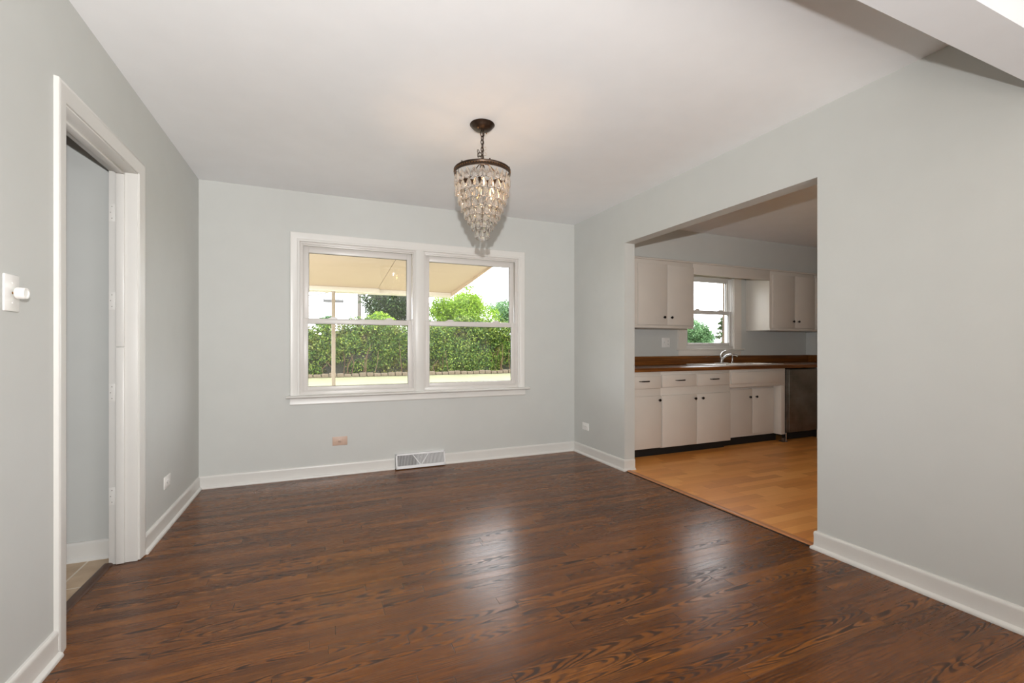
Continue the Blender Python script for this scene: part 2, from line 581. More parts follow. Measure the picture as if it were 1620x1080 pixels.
def holed(mb, axis, t0, t1, a0, a1, z0, z1, holes):
    """wall slab with rectangular holes; axis 'y' = slab normal along y (a runs along x)"""
    As = sorted({a0, a1, *[h[0] for h in holes], *[h[1] for h in holes]})
    Zs = sorted({z0, z1, *[h[2] for h in holes], *[h[3] for h in holes]})
    for i in range(len(As) - 1):
        for j in range(len(Zs) - 1):
            am, zm = (As[i] + As[i + 1]) / 2, (Zs[j] + Zs[j + 1]) / 2
            if any(h[0] < am < h[1] and h[2] < zm < h[3] for h in holes):
                continue
            if axis == 'y':
                mb.box(As[i], As[i + 1], t0, t1, Zs[j], Zs[j + 1])
            else:
                mb.box(t0, t1, As[i], As[i + 1], Zs[j], Zs[j + 1])
    bmesh.ops.remove_doubles(mb.bm, verts=mb.bm.verts, dist=1e-5)
    dele = []
    seen = {}
    for f in mb.bm.faces:
        key = tuple(sorted(v.index for v in f.verts))
    mb.bm.verts.index_update()
    for f in mb.bm.faces:
        key = tuple(sorted(v.index for v in f.verts))
        if key in seen:
            dele += [f, seen[key]]
        seen[key] = f
    bmesh.ops.delete(mb.bm, geom=list(set(dele)), context='FACES_ONLY')
    return mb

WIN = (-0.165, 1.870, 0.690, 2.025)    # dining window hole
KWIN = (4.095, 4.905, 1.095, 2.025)    # kitchen window hole
structure(obj('wall_back', holed(MB(), 'y', YB, YB + 0.14, XL - 0.12, KX + 0.1, 0, H, [WIN, KWIN]), M['wall'], smooth=0), 'grey wall with the dining and kitchen windows')
structure(obj('wall_left', holed(MB(), 'x', XL - 0.119, XL, BY0, YB, 0, H, [(DY0 - 0.018, DY1 + 0.018, 0, DZ + 0.018)]), M['wall'], smooth=0), 'grey wall on the left with the hall door opening')
structure(obj('wall_right', holed(MB(), 'x', XR, XRK, BY1, YB, 0, H, [(OY0, OY1, 0, OZ)]), M['wall'], smooth=0), 'grey wall on the right with the kitchen opening')
b = MB(); b.box(XR, KX, BY0, BY1, 0, H)
structure(obj('wall_kitchen_front', b, M['wall']), 'wall between kitchen and living room')
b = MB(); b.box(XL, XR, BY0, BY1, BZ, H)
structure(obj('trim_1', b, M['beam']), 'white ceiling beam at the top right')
b = MB(); b.box(KX, KX + 0.1, -4.6, YB, 0, H)
structure(obj('wall_kitchen_right', b, M['wall']), 'right kitchen wall')
b = MB(); b.box(-3.6, KX + 0.1, -4.7, -4.6, 0, H)
structure(obj('wall_front', b, M['wall']), 'living room wall behind the viewpoint')
b = MB(); b.box(-3.7, -3.6, -4.7, 0.7, 0, H); b.box(-3.6, XL - 0.119, BY0, BY1, 0, H)
structure(obj('wall_living', b, M['wall']), 'living room walls left of the viewpoint')
# hall
b = MB(); b.box(HX, XL - 0.119, 3.06, 3.16, 0, H); b.box(HX - 0.1, HX, 0.9, 3.16, 0, H); b.box(HX, XL - 0.119, 0.8, 0.9, 0, H)
structure(obj('wall_hall', b, M['wall']), 'grey hall wall seen through the door opening')
# kitchen soffit over the wall cabinets
b = MB(); b.box(XRK, KX, 3.952, YB, 2.086, H)
structure(obj('wall_soffit', b, M['wall']), 'grey soffit above the kitchen wall cabinets')

# ------------------------------------------------------------------ baseboards
BP = [(0, 0), (0.026, 0), (0.027, 0.006), (0.024, 0.014), (0.017, 0.019), (0.0135, 0.022), (0.0125, 0.03), (0.0120, 0.070), (0.0135, 0.085), (0.0125, 0.095), (0.008, 0.1005), (0, 0.1015)]
def baseboard(name, path, label):
    b = MB(); b.sweep(path, BP, lambda a, c, n: (a, c, n))
    return structure(obj(name, b, M['trim'], smooth=40), label)
baseboard('baseboard_left', [(XL, YB - 0.027), (XL, DY1 + 0.070)][::-1][::-1], 'white baseboard from the door casing to the left corner')
baseboard('baseboard_left_near', [(XL, 2.140), (XL, BY0)], 'white baseboard on the left wall nearest the viewpoint')
baseboard('baseboard_back', [(0.628, YB), (XL, YB)], 'white baseboard left of the floor register')
baseboard('baseboard_back_right', [(XR, YB), (1.094, YB)], 'white baseboard right of the floor register')
baseboard('baseboard_right', [(XRK - 0.004, OY1), (XR, OY1), (XR, YB - 0.027)], 'white baseboard between the corner and the kitchen opening')
baseboard('baseboard_right_near', [(XR, BY0), (XR, OY0), (XR + 0.035, OY0)], 'white baseboard right of the kitchen opening')
baseboard('baseboard_hall', [(XL - 0.119, 3.06), (HX, 3.06)], 'white baseboard of the hall')

# edge strip of the kitchen floor
b = MB(); b.sweep([(2.553, OY1 - 0.02), (2.553, OY0 + 0.02)], [(-0.012, 0), (-0.012, 0.0035), (-0.006, 0.008), (0.012, 0.0098), (0.03, 0.0085), (0.03, 0)], lambda a, c, n: (a, c, n))
structure(obj('trim_2', b, M['strip']), 'orange wood edge strip of the kitchen floor')
b = MB(); b.box(2.528, 2.5405, OY0 + 0.005, OY1 - 0.03, 0.0, 0.0025)  # thin black strip standing in for the shadow line beside the edge strip
structure(obj('shadow_strip', b, M['black']), 'painted shadow line along the edge of the kitchen floor')

# ------------------------------------------------------------------ hall door opening
CASP = [(0, 0), (0, 0.0085), (0.008, 0.0105), (0.022, 0.0115), (0.050, 0.0155), (0.060, 0.0165), (0.0655, 0.0135), (0.067, 0)]
door = struct_root('door_1', (XL - 0.06, (DY0 + DY1) / 2, 0), 'white framed door opening to the hall')
b = MB(); b.sweep([(DY0 - 0.004, 0.0), (DY0 - 0.004, DZ + 0.004), (DY1 + 0.004, DZ + 0.004), (DY1 + 0.004, 0.004)], CASP, lambda a, c, n: (XL + n, a, c))
obj('casing', b, M['trim'], door, smooth=35)
b = MB()
for y0, y1 in ((DY0 - 0.018, DY0), (DY1, DY1 + 0.018)):
    b.box(XL - 0.119, XL + 0.0005, y0, y1, 0.001, DZ, 0.0015)
b.box(XL - 0.119, XL + 0.0005, DY0 - 0.018, DY1 + 0.018, DZ, DZ + 0.018, 0.0015)
obj('jamb', b, M['trim'], door)
b = MB()
x0, x1 = XL - 0.087, XL - 0.052
b.box(x0, x1, DY1 - 0.012, DY1, 0.002, 1.118, 0.003); b.box(x0, x1, DY1 - 0.012, DY1, 1.122, DZ - 0.012, 0.003)
b.box(x0, x1, DY0, DY0 + 0.012, 0.002, DZ - 0.012, 0.003)
b.box(x0, x1, DY0, DY1, DZ - 0.012, DZ, 0.003)
obj('stop', b, M['trim'], door)
for zc in (1.812, 1.358, 0.885, 0.352):
    b = MB(); b.box(XL - 0.1185, XL - 0.092, DY1 - 0.0016, DY1 + 0.001, zc - 0.045, zc + 0.045, 0.0007)
    h = obj('hinge_plate', b, M['trim'], door)
    for dz in (-0.03, 0.0, 0.03):
        b = MB(); b.lathe([(0.0024, 0), (0.0024, 0.0008), (0.0, 0.0009)], (XL - 0.105 - (0.006 if dz == 0 else 0), DY1 - 0.0016, zc + dz), (0, -1, 0), 10)
        obj('screw', b, M['greyscrew'], h)
b = MB(); b.sweep([(-1.022, DY0), (-1.022, DY1)], [(-0.042, 0), (-0.038, 0.008), (-0.028, 0.012), (-0.008, 0.012), (0.0, 0.007), (0.002, 0)], lambda a, c, n: (a, c, n))
structure(obj('trim_4', b, M['thresh']), 'dark wood threshold of the hall door opening')

# ------------------------------------------------------------------ windows
WCAS = [(0, 0), (0, 0.012), (0.004, 0.015), (0.012, 0.0155), (0.020, 0.013), (0.024, 0.0155), (0.058, 0.019), (0.068, 0.020), (0.073, 0.017), (0.074, 0)]
yf = lambda a, c, n: (a, YB - n, c)
b = MB()
x0, x1, z0, z1 = -0.160, 1.866, 0.705, 2.020
b.sweep([(x0, z0), (x0, z1), (x1, z1), (x1, z0)], WCAS, yf)
dwc = struct_root('trim_5', (0.85, YB, z0), 'white casing around the twin dining window')
obj('casing', b, M['trim'], dwc, smooth=35)
b = MB(); b.box(0.816, 0.898, YB - 0.012, YB + 0.06, z0, z1, 0.004); b.box(0.826, 0.888, YB - 0.016, YB - 0.01, z0, z1, 0.002)
obj('mullion', b, M['trim'], dwc)
b = MB(); b.sweep([(-0.262, 0), (1.982, 0)], [(0.0, 0.688), (-0.05, 0.688), (-0.056, 0.692), (-0.058, 0.698), (-0.054, 0.705), (-0.045, 0.708), (0.075, 0.712), (0.075, 0.688)], lambda a, c, n: (a, YB + c, n))
obj('stool', b, M['trim'], dwc, smooth=40)
b = MB(); b.prism([(-0.234, YB, 0.626), (-0.234, YB - 0.018, 0.630), (-0.234, YB - 0.021, 0.636), (-0.234, YB - 0.015, 0.672), (-0.234, YB - 0.018, 0.688), (-0.234, YB, 0.688)], (2.177, 0, 0))
obj('apron', b, M['trim'], dwc, smooth=35)

def ring(mb, x0, x1, z0, z1, y0, y1, l, r, bt, tp, bev=0.003):
    """rectangular frame made of stiles and rails"""
    mb.box(x0, x0 + l, y0, y1, z0, z1, bev)
    mb.box(x1 - r, x1, y0, y1, z0, z1, bev)
    mb.box(x0 + l - 0.002, x1 - r + 0.002, y0, y1, z0, z0 + bt, bev)
    mb.box(x0 + l - 0.002, x1 - r + 0.002, y0, y1, z1 - tp, z1, bev)
    return mb

def window(name, x0, x1, z0, z1, zm, label, sl=0.046, tilt=False):
    """double-hung window filling x0..x1, z0..z1, meeting rail centred on zm"""
    w = struct_root(name, ((x0 + x1) / 2, YB, z0), label)
    b = MB()
    ring(b, x0 - 0.004, x1 + 0.004, z0 - 0.012, z1 + 0.004, YB + 0.0, YB + 0.13, 0.016, 0.016, 0.042, 0.022)
    ring(b, x0, x1, z0, z1, YB + 0.012, YB + 0.018, 0.022, 0.022, 0.034, 0.030, 0.002)
    obj('frame', b, M['vinylw'], w)
    for nm, a0, a1, ya, yb_, bt, tp in (('lower_sash', z0 + 0.030, zm + 0.024, YB + 0.020, YB + 0.052, 0.040, 0.046),
                                        ('upper_sash', zm - 0.020, z1 - 0.022, YB + 0.056, YB + 0.088, 0.046, 0.058)):
        ins = 0.014 if nm == 'lower_sash' else 0.020
        b = MB()
        ring(b, x0 + ins, x1 - ins, a0, a1, ya, yb_, sl, sl, bt, tp, 0.005)
        s = obj(nm, b, M['vinylw'], w)
        b = MB(); b.box(x0 + ins + sl - 0.005, x1 - ins - sl + 0.005, ya + 0.014, ya + 0.018, a0 + bt - 0.005, a1 - tp + 0.005)
        obj('pane', b, M['glass'], s, smooth=0)
        b = MB(); ring(b, x0 + ins + sl - 0.001, x1 - ins - sl + 0.001, a0 + bt - 0.001, a1 - tp + 0.001, ya + 0.011, ya + 0.021, 0.003, 0.003, 0.003, 0.003, 0)
        obj('gasket', b, M['slot'], s, smooth=0)
    for fx in (0.27, 0.76):
        lx = x0 + (x1 - x0) * fx
        b = MB()
        b.prism([(lx - 0.045, YB + 0.024, zm + 0.024), (lx + 0.045, YB + 0.024, zm + 0.024), (lx + 0.026, YB + 0.024, zm + 0.034), (lx - 0.026, YB + 0.024, zm + 0.034)], (0, 0.024, 0))
        b.box(lx - 0.02, lx + 0.03, YB + 0.022, YB + 0.036, zm + 0.033, zm + 0.041, 0.003)
        obj('sash_lock', b, M['vinylw'], w)
    if tilt:
        b = MB(); b.box(x1 - 0.032, x1 - 0.002, YB + 0.006, YB + 0.022, zm - 0.02, zm + 0.036, 0.003)
        obj('tilt_latch', b, M['vinylw'], w)
    return w
window('window_1', -0.156, 0.816, 0.708, 2.018, 1.343, 'left half of the twin dining window', tilt=True)
window('window_2', 0.898, 1.864, 0.708, 2.018, 1.343, 'right half of the twin dining window')
window('window_3', 4.100, 4.900, 1.100, 2.020, 1.553, 'kitchen window over the sink', sl=0.038)
kwc = struct_root('trim_6', (4.5, YB, 1.09), 'white casing around the kitchen window')
b = MB(); b.sweep([(4.100, 1.098), (4.100, 2.020), (4.900, 2.020), (4.900, 1.098)], [(0, 0), (0, 0.012), (0.05, 0.018), (0.105, 0.020), (0.125, 0.017), (0.126, 0)], yf)
obj('casing', b, M['cab'], kwc, smooth=35)
b = MB(); b.box(3.955, 5.048, YB - 0.05, YB + 0.02, 1.082, 1.098, 0.004)
obj('stool', b, M['cab'], kwc)
b = MB(); b.box(3.985, 5.018, YB - 0.018, YB, 1.012, 1.082, 0.003)
obj('apron', b, M['cab'], kwc)

# ------------------------------------------------------------------ electrical plates
def screw(mb, p, ax, r=0.0035):
    mb.lathe([(r, 0), (r, 0.001), (r * 0.6, 0.0018), (0, 0.002)], p, ax, 12)

def outlet(label, loc, rotz, horizontal, mat, twin=True, w=0.072, h=0.115):
    """plate built facing -y at the origin, then turned with the root"""
    t = thing('wall_outlet', label, 'outlet', loc, rotz)
    W, Hh = (h, w) if horizontal else (w, h)
    b = MB(); b.box(-W / 2, W / 2, -0.006, 0.0, -Hh / 2, Hh / 2, 0.003)
    obj('plate', b, mat, t, local=True)
    offs = [(-0.0195, 0), (0.0195, 0)] if twin else [(0, 0)]
    for ox, oz in offs:
        px, pz = (ox, oz) if horizontal else (oz, ox)
        b = MB()
        if twin:
            b.lathe([(0.0165, 0), (0.0165, 0.0022), (0.015, 0.003), (0, 0.003)], (px, -0.005, pz), (0, -1, 0), 24, sx=1.0, sy=0.86)
        else:
            b.lathe([(0.017, 0), (0.017, 0.002), (0.0155, 0.0028), (0, 0.0028)], (px, -0.005, pz), (0, -1, 0), 24)
        r = obj('receptacle', b, mat, t, local=True)
        b = MB()
        for dx, dz, ww, hh in ((-0.006, 0.003, 0.0022, 0.0085), (0.006, 0.003, 0.0022, 0.007), (0, -0.007, 0.0045, 0.0045)):
            if horizontal:
                dx, dz, ww, hh = dz, dx, hh, ww
            b.box(px + dx - ww / 2, px + dx + ww / 2, -0.0085, -0.0078, pz + dz - hh / 2, pz + dz + hh / 2)
        obj('slots', b, M['slot'], r, local=True, smooth=0)
    for s in ((0,) if twin else (-1, 1)):
        b = MB(); screw(b, (s * 0.041, -0.006, 0), (0, -1, 0), 0.003)
        obj('screw', b, mat if mat is M['pink'] else M['plate'], t, local=True)
    return t
outlet('pinkish tan outlet plate on the wall under the twin window', (0.160, YB, 0.2965), 0, True, M['pink'], twin=False, w=0.077, h=0.122)
outlet('white duplex outlet low on the left wall beyond the door casing', (XL, 3.431, 0.283), PI / 2, True, M['plate'], w=0.076, h=0.125)
outlet('white duplex outlet on the short wall beside the kitchen opening', (XR, 4.006, 0.297), -PI / 2, True, M['plate'], w=0.074, h=0.121)

t = thing('dimmer_switch', 'white dimmer plate with round knob at the left edge of the view', 'light switch', (XL, 1.885, 1.2865), PI / 2)
b = MB(); b.box(-0.038, 0.038, -0.007, 0, -0.057, 0.057, 0.0035)
obj('plate', b, M['plate'], t, local=True)
b = MB(); b.lathe([(0.004, 0), (0.004, 0.012), (0, 0.012)], (0, -0.006, 0), (0, -1, 0), 12)
obj('shaft', b, M['brass'], t, local=True)
b = MB(); b.lathe([(0.006, 0.0), (0.0175, 0.001), (0.0185, 0.004), (0.0180, 0.021), (0.0165, 0.024), (0.0125, 0.024), (0.011, 0.0215), (0, 0.0215)], (0, -0.016, 0), (0, -1, 0), 32)
obj('knob', b, M['plate'], t, local=True)
for s in (-1, 1):
    b = MB(); screw(b, (0, -0.007, 0.030 * s), (0, -1, 0))
    obj('screw', b, M['plate'], t, local=True)

t = thing('wall_switch', 'white switch and outlet plate on the kitchen wall left of the window', 'light switch', (3.792, YB, 1.172))
b = MB(); b.box(-0.060, 0.060, -0.006, 0, -0.058, 0.058, 0.003)
obj('plate', b, M['plate'], t, local=True)
b = MB(); b.prism([(-0.036, -0.005, 0.006), (-0.036, -0.020, 0.014), (-0.036, -0.018, 0.004), (-0.036, -0.005, -0.008)], (0.010, 0, 0))
obj('toggle', b, M['plate'], t, local=True)
for dz in (-0.0195, 0.0195):
    b = MB(); b.lathe([(0.0165, 0), (0.0165, 0.002), (0, 0.003)], (0.030, -0.005, dz), (0, -1, 0), 20)
    r = obj('receptacle', b, M['plate'], t, local=True)
    b = MB()
    for dx in (-0.006, 0.006):
        b.box(0.030 + dx - 0.0012, 0.030 + dx + 0.0012, -0.0087, -0.0078, dz - 0.004, dz + 0.005)
    obj('slots', b, M['slot'], r, local=True, smooth=0)

# ------------------------------------------------------------------ baseboard register
t = thing('floor_register', 'white baseboard heat register with V bars under the window', 'vent', (0.864, YB, 0))
rx0, rx1 = -0.229, 0.229
# sloped front: bottom edge stands 5.5 cm off the wall, top edge 2.5 cm
yb_, yt_, zb_, zt_ = -0.056, -0.026, 0.008, 0.134
def fp(x, z, n=0.0):
    f = (z - zb_) / (zt_ - zb_)
    return (x, yb_ + (yt_ - yb_) * f - n, z)
b = MB()
for s in (rx0, rx1 - 0.006):
    b.prism([(s, 0, zb_), (s, yb_, zb_), (s, yt_, zt_), (s, 0, zt_ + 0.004)], (0.006, 0, 0))
b.prism([(rx0, 0, zt_), (rx0, yt_, zt_ - 0.002), (rx0, yt_, zt_ + 0.002), (rx0, 0, zt_ + 0.004)], (rx1 - rx0, 0, 0))
def bar(mb, p, q, w, n=0.003):
    """flat bar on the sloped face between (x, z) points p and q"""
    d = Vector((q[0] - p[0], q[1] - p[1])).normalized()
    o = Vector((-d.y, d.x)) * w / 2
    c = [(p[0] + o.x, p[1] + o.y), (p[0] - o.x, p[1] - o.y), (q[0] - o.x, q[1] - o.y), (q[0] + o.x, q[1] + o.y)]
    a = Vector((0, -1, 0))
    mb.prism([fp(x, z, -0.001) for x, z in c], a * (n + 0.001))
bar(b, (rx0, zb_ + 0.012), (rx1, zb_ + 0.012), 0.024, 0.004)
bar(b, (rx0, zt_ - 0.005), (rx1, zt_ - 0.005), 0.010, 0.004)
bar(b, (rx0 + 0.006, zb_), (rx0 + 0.006, zt_), 0.012, 0.004)
bar(b, (rx1 - 0.006, zb_), (rx1 - 0.006, zt_), 0.012, 0.004)
obj('frame', b, M['register'], t, local=True)
b = MB()
bar(b, (-0.076, zt_ - 0.008), (-0.006, zb_ + 0.024), 0.007, 0.004); bar(b, (0.072, zt_ - 0.008), (0.002, zb_ + 0.024), 0.007, 0.004)
obj('divider', b, M['register'], t, local=True)
b = MB(); b.prism([fp(rx0 + 0.004, zb_ + 0.01, -0.010), fp(rx1 - 0.004, zb_ + 0.01, -0.010), fp(rx1 - 0.004, zt_ - 0.004, -0.010), fp(rx0 + 0.004, zt_ - 0.004, -0.010)], (0, 0.004, 0))
obj('backing', b, M['slot'], t, local=True)
b = MB()
k = 60
for i in range(k):
    x = rx0 + 0.012 + (rx1 - rx0 - 0.024) * (i + 0.5) / k
    # left slats lean one way, right slats the other, as the two-way grille does
    dx = 0.0022 if x < -0.04 else 0.0036
    b.prism([fp(x - dx / 2, zb_ + 0.02, -0.009), fp(x + dx / 2, zb_ + 0.02, -0.009), fp(x + dx / 2, zt_ - 0.006, -0.009), fp(x - dx / 2, zt_ - 0.006, -0.009)], (0, -0.008, 0))
obj('grille', b, M['register'], t, local=True, smooth=0)
b = MB(); b.box(-0.004, 0.002, yt_ - 0.024, yt_ - 0.008, 0.088, 0.104, 0.002)
obj('lever', b, M['register'], t, local=True)

# ------------------------------------------------------------------ chandelier
CX, CY = 0.886, 2.536
ch = thing('chandelier', 'bronze chandelier with tapering tiers of crystal teardrops hanging from the ceiling', 'chandelier', (CX, CY, H))
b = MB(); b.lathe([(0.0, 0.0), (0.072, 0.0), (0.074, -0.004), (0.071, -0.008), (0.064, -0.012), (0.060, -0.020), (0.048, -0.030), (0.030, -0.037), (0.012, -0.040), (0.0, -0.040)], (CX, CY, H), seg=40)
can = obj('canopy', b, M['bronze'], ch, smooth=50)
for a in (0.6, 0.6 + PI):
    b = MB(); b.lathe([(0.004, 0), (0.004, -0.006), (0, -0.007)], (CX + 0.042 * math.cos(a), CY + 0.042 * math.sin(a), H - 0.032), seg=10)
    obj('screw', b, M['brass'], can)
def torus_link(mb, c, rw, rh, ang, r, tilt=0.0):
    pts = []
    for i in range(16):
        a = 2 * PI * i / 16
        u, v = rw * math.cos(a), rh * math.sin(a)
        w = v * math.sin(tilt); v = v * math.cos(tilt)
        pts.append((c[0] + u * math.cos(ang) - w * math.sin(ang), c[1] + u * math.sin(ang) + w * math.cos(ang), c[2] + v))
    mb.tube(pts, r, 6, closed=True)
b = MB(); torus_link(b, (CX, CY, H - 0.056), 0.013, 0.017, 0.3, 0.0028)
obj('loop', b, M['bronze'], ch)
links = [(H - 0.082, 0.010, 0.015, 0.3 + PI / 2), (H - 0.105, 0.009, 0.015, 0.1), (H - 0.127, 0.009, 0.015, PI / 2), (H - 0.149, 0.009, 0.015, 0.25),
         (H - 0.171, 0.009, 0.015, PI / 2 + 0.2), (H - 0.193, 0.009, 0.015, 0.3), (H - 0.215, 0.009, 0.015, PI / 2)]
for z, rw, rh, a in links:
    b = MB(); torus_link(b, (CX, CY, z), rw, rh, a, 0.0024)
    obj('chain_link', b, M['bronze'], ch)
# slack links hooked up at the side
for dx, dz, a, tl in ((-0.014, -0.172, 0.0, 1.2), (-0.026, -0.166, 0.4, 0.2), (-0.027, -0.187, 1.7, 0.1), (-0.014, -0.192, 0.0, 1.3)):
    b = MB(); torus_link(b, (CX + dx, CY - 0.004, H + dz), 0.0075, 0.012, a, 0.0022, tl)
    obj('chain_link', b, M['bronze'], ch)
b = MB(); b.tube([(CX + 0.004, CY, H - 0.04), (CX + 0.006, CY + 0.004, H - 0.11), (CX + 0.004, CY, H - 0.17), (CX, CY, H - 0.235)], 0.0032, 6)
obj('cord', b, M['bronze'], ch)
b = MB()
wp = [(CX + 0.004, CY, H - 0.135), (CX + 0.022, CY, H - 0.130), (CX + 0.024, CY, H - 0.142), (CX + 0.008, CY, H - 0.158), (CX + 0.024, CY, H - 0.166), (CX + 0.025, CY, H - 0.178), (CX + 0.008, CY, H - 0.182)]
b.tube(wp, 0.0008, 5)
obj('ground_wire', b, M['brass'], ch)
# ring band
RZ0, RZ1, RR = 2.139, 2.170, 0.166
def hoop(mb, r, z, t=0.0022, n=56, seg=6):
    mb.tube([(CX + r * math.cos(2 * PI * i / n), CY + r * math.sin(2 * PI * i / n), z) for i in range(n)], t, seg, closed=True)
b = MB()
pr = [(RR - 0.004, RZ0), (RR, RZ0 - 0.001), (RR + 0.002, RZ0 + 0.004), (RR - 0.001, RZ0 + 0.010), (RR - 0.001, RZ1 - 0.010), (RR + 0.003, RZ1 - 0.004), (RR, RZ1), (RR - 0.004, RZ1)]
n_ = 72
rs = [[b.bm.verts.new((CX + r * math.cos(2 * PI * i / n_), CY + r * math.sin(2 * PI * i / n_), z)) for r, z in pr] for i in range(n_)]
for i in range(n_):
    for s in range(len(pr)):
        b.bm.faces.new((rs[i][s], rs[i][(s + 1) % len(pr)], rs[(i + 1) % n_][(s + 1) % len(pr)], rs[(i + 1) % n_][s]))
band = obj('ring_band', b, M['bronze'], ch, smooth=60)
b = MB()
for i in range(64):
    a = 2 * PI * i / 64
    c = (CX + (RR + 0.0) * math.cos(a), CY + (RR + 0.0) * math.sin(a), (RZ0 + RZ1) / 2)
    b.lathe([(0, -0.004), (0.0038, -0.0015), (0.0038, 0.0015), (0, 0.004)], c, (0, 0, 1), 6)
obj('beading', b, M['brass'], band)
for i in range(6):
    a = 2 * PI * i / 6 + 0.45
    b = MB(); b.lathe([(0, -0.002), (0.004, 0), (0.0045, 0.004), (0, 0.009)], (CX + (RR - 0.003) * math.cos(a), CY + (RR - 0.003) * math.sin(a), RZ1), (0, 0, 1), 8)
    obj('finial', b, M['bronze'], band)
# hub and arms
for i in range(4):
    a = 2 * PI * i / 4 + 0.25
    pts = []
    for r, z in ((0.0, 2.196), (0.012, 2.206), (0.035, 2.212), (0.060, 2.204), (0.085, 2.186), (0.115, 2.172), (0.150, 2.165), (RR - 0.002, 2.164)):
        pts.append((CX + r * math.cos(a), CY + r * math.sin(a), z))
    b = MB(); b.tube(pts, 0.0034, 6)
    obj('arm', b, M['bronze'], ch)
b = MB(); b.lathe([(0, 2.215), (0.010, 2.213), (0.012, 2.204), (0.010, 2.196), (0.016, 2.188), (0.012, 2.178), (0.006, 2.172), (0.006, 2.12), (0.018, 2.115), (0.018, 2.108), (0, 2.106)], (CX, CY, 0), seg=20)
obj('hub', b, M['bronze'], ch)
# sockets and bulbs
for i, a in enumerate((-0.15, 2.0, 4.1)):
    bx, by = CX + 0.052 * math.cos(a), CY + 0.052 * math.sin(a)
    b = MB(); b.tube([(CX, CY, 2.112), (CX + 0.03 * math.cos(a), CY + 0.03 * math.sin(a), 2.10), (bx, by, 2.108)], 0.003, 6)
    b.lathe([(0.0085, 0), (0.0095, 0.004), (0.0095, 0.032), (0.012, 0.034), (0.012, 0.038), (0.004, 0.042), (0, 0.042)], (bx, by, 2.070), seg=14)
    so = obj('socket', b, M['bronze'], ch)
    b = MB(); b.lathe([(0.007, 0), (0.010, -0.006), (0.0165, -0.022), (0.0165, -0.034), (0.010, -0.052), (0.003, -0.068), (0, -0.075)], (bx, by, 2.0695), seg=16)
    obj('bulb', b, M['bulb'] if i == 0 else M['candle'], so, label='lit warm bulb' if i == 0 else None)
bl = bpy.data.lights.new('bulb_light', 'POINT')
bl.energy = 3.0; bl.color = (1.0, 0.62, 0.34); bl.shadow_soft_size = 0.02
blo = bpy.data.objects.new('bulb_light', bl)
COL.objects.link(blo); blo.location = (CX, CY, 2.085)
# crystal tiers: (radius, top z, count, drop height, drop width)
tiers = [(0.160, 2.134, 23, 0.066, 0.042), (0.153, 2.078, 22, 0.064, 0.041), (0.137, 2.025, 20, 0.061, 0.040), (0.120, 1.977, 18, 0.058, 0.038),
         (0.101, 1.932, 15, 0.053, 0.037), (0.083, 1.895, 13, 0.050, 0.035), (0.063, 1.859, 11, 0.048, 0.031), (0.040, 1.806, 8, 0.046, 0.029)]
DP = [(0.0, 0.0), (0.07, -0.03), (0.17, -0.13), (0.30, -0.28), (0.41, -0.43), (0.48, -0.57), (0.50, -0.69), (0.48, -0.80), (0.41, -0.91), (0.26, -0.97), (0.10, -0.995), (0, -1.0)]
def drop_mesh(h, w):
    b = MB()
    b.lathe([(r * w, z * h) for r, z in DP], (0, 0, 0), seg=14, sx=1.0, sy=0.40)
    bmesh.ops.recalc_face_normals(b.bm, faces=b.bm.faces)
    me = bpy.data.meshes.new('crystal_drop'); b.bm.to_mesh(me); b.bm.free()
    me.materials.append(M['crystal']); me.shade_smooth(); me.set_sharp_from_angle(angle=math.radians(50))
    return me
rng = random.Random(4)
small = bmesh.new()
for ti, (r, z, cnt, dh, dw) in enumerate(tiers):
    b = MB(); hoop(b, r - 0.004, z + 0.003, 0.0013)
    if ti:
        obj('tier_hoop', b, M['bronze'], ch)
    else:
        b.bm.free()
    me = drop_mesh(dh, dw)
    for i in range(cnt):
        a = 2 * PI * (i + 0.5 * (ti % 2)) / cnt
        rot = a + PI / 2 + rng.uniform(-0.12, 0.12)
        loc = Vector((r * math.cos(a), r * math.sin(a), z - H))
        if ti < 5:
            o = bpy.data.objects.new('crystal_drop', me)
            COL.objects.link(o); o.parent = ch
            o.location = loc
            o.rotation_euler = (rng.uniform(-0.05, 0.05), 0, rot)
        else:
            tmp = me.copy(); tmp.transform(Matrix.Translation(loc) @ Matrix.Rotation(rot, 4, 'Z'))
            small.from_mesh(tmp); bpy.data.meshes.remove(tmp)
me = bpy.data.meshes.new('crystal_drop'); small.to_mesh(me); small.free()
me.materials.append(M['crystal']); me.shade_smooth(); me.set_sharp_from_angle(angle=math.radians(50))
o = bpy.data.objects.new('small_crystal_drops', me); COL.objects.link(o); o.parent = ch; o['kind'] = 'stuff'
b = MB()
b.lathe([(0.0155 * math.sin(PI * i / 12), -0.0155 * math.cos(PI * i / 12)) for i in range(13)], (CX, CY, 1.759), seg=16)
obj('crystal_ball', b, M['crystal'], ch, smooth=60)
for i in range(6):
    a = 2 * PI * i / 6 + 0.2
    pts = [(CX + (rr - 0.003) * math.cos(a), CY + (rr - 0.003) * math.sin(a), zz + 0.003) for rr, zz in [(RR - 0.003, RZ0)] + [(q[0], q[1]) for q in tiers[1:]]]
    b = MB(); b.tube(pts, 0.0014, 5)
    obj('frame_wire', b, M['bronze'], ch)
b = MB(); b.tube([(CX, CY, 1.80), (CX, CY, 1.775)], 0.0015, 5); b.tube([(CX - 0.037, CY, 1.808), (CX, CY, 1.80), (CX + 0.037, CY, 1.808)], 0.0015, 5)
obj('ball_hanger', b, M['bronze'], ch)

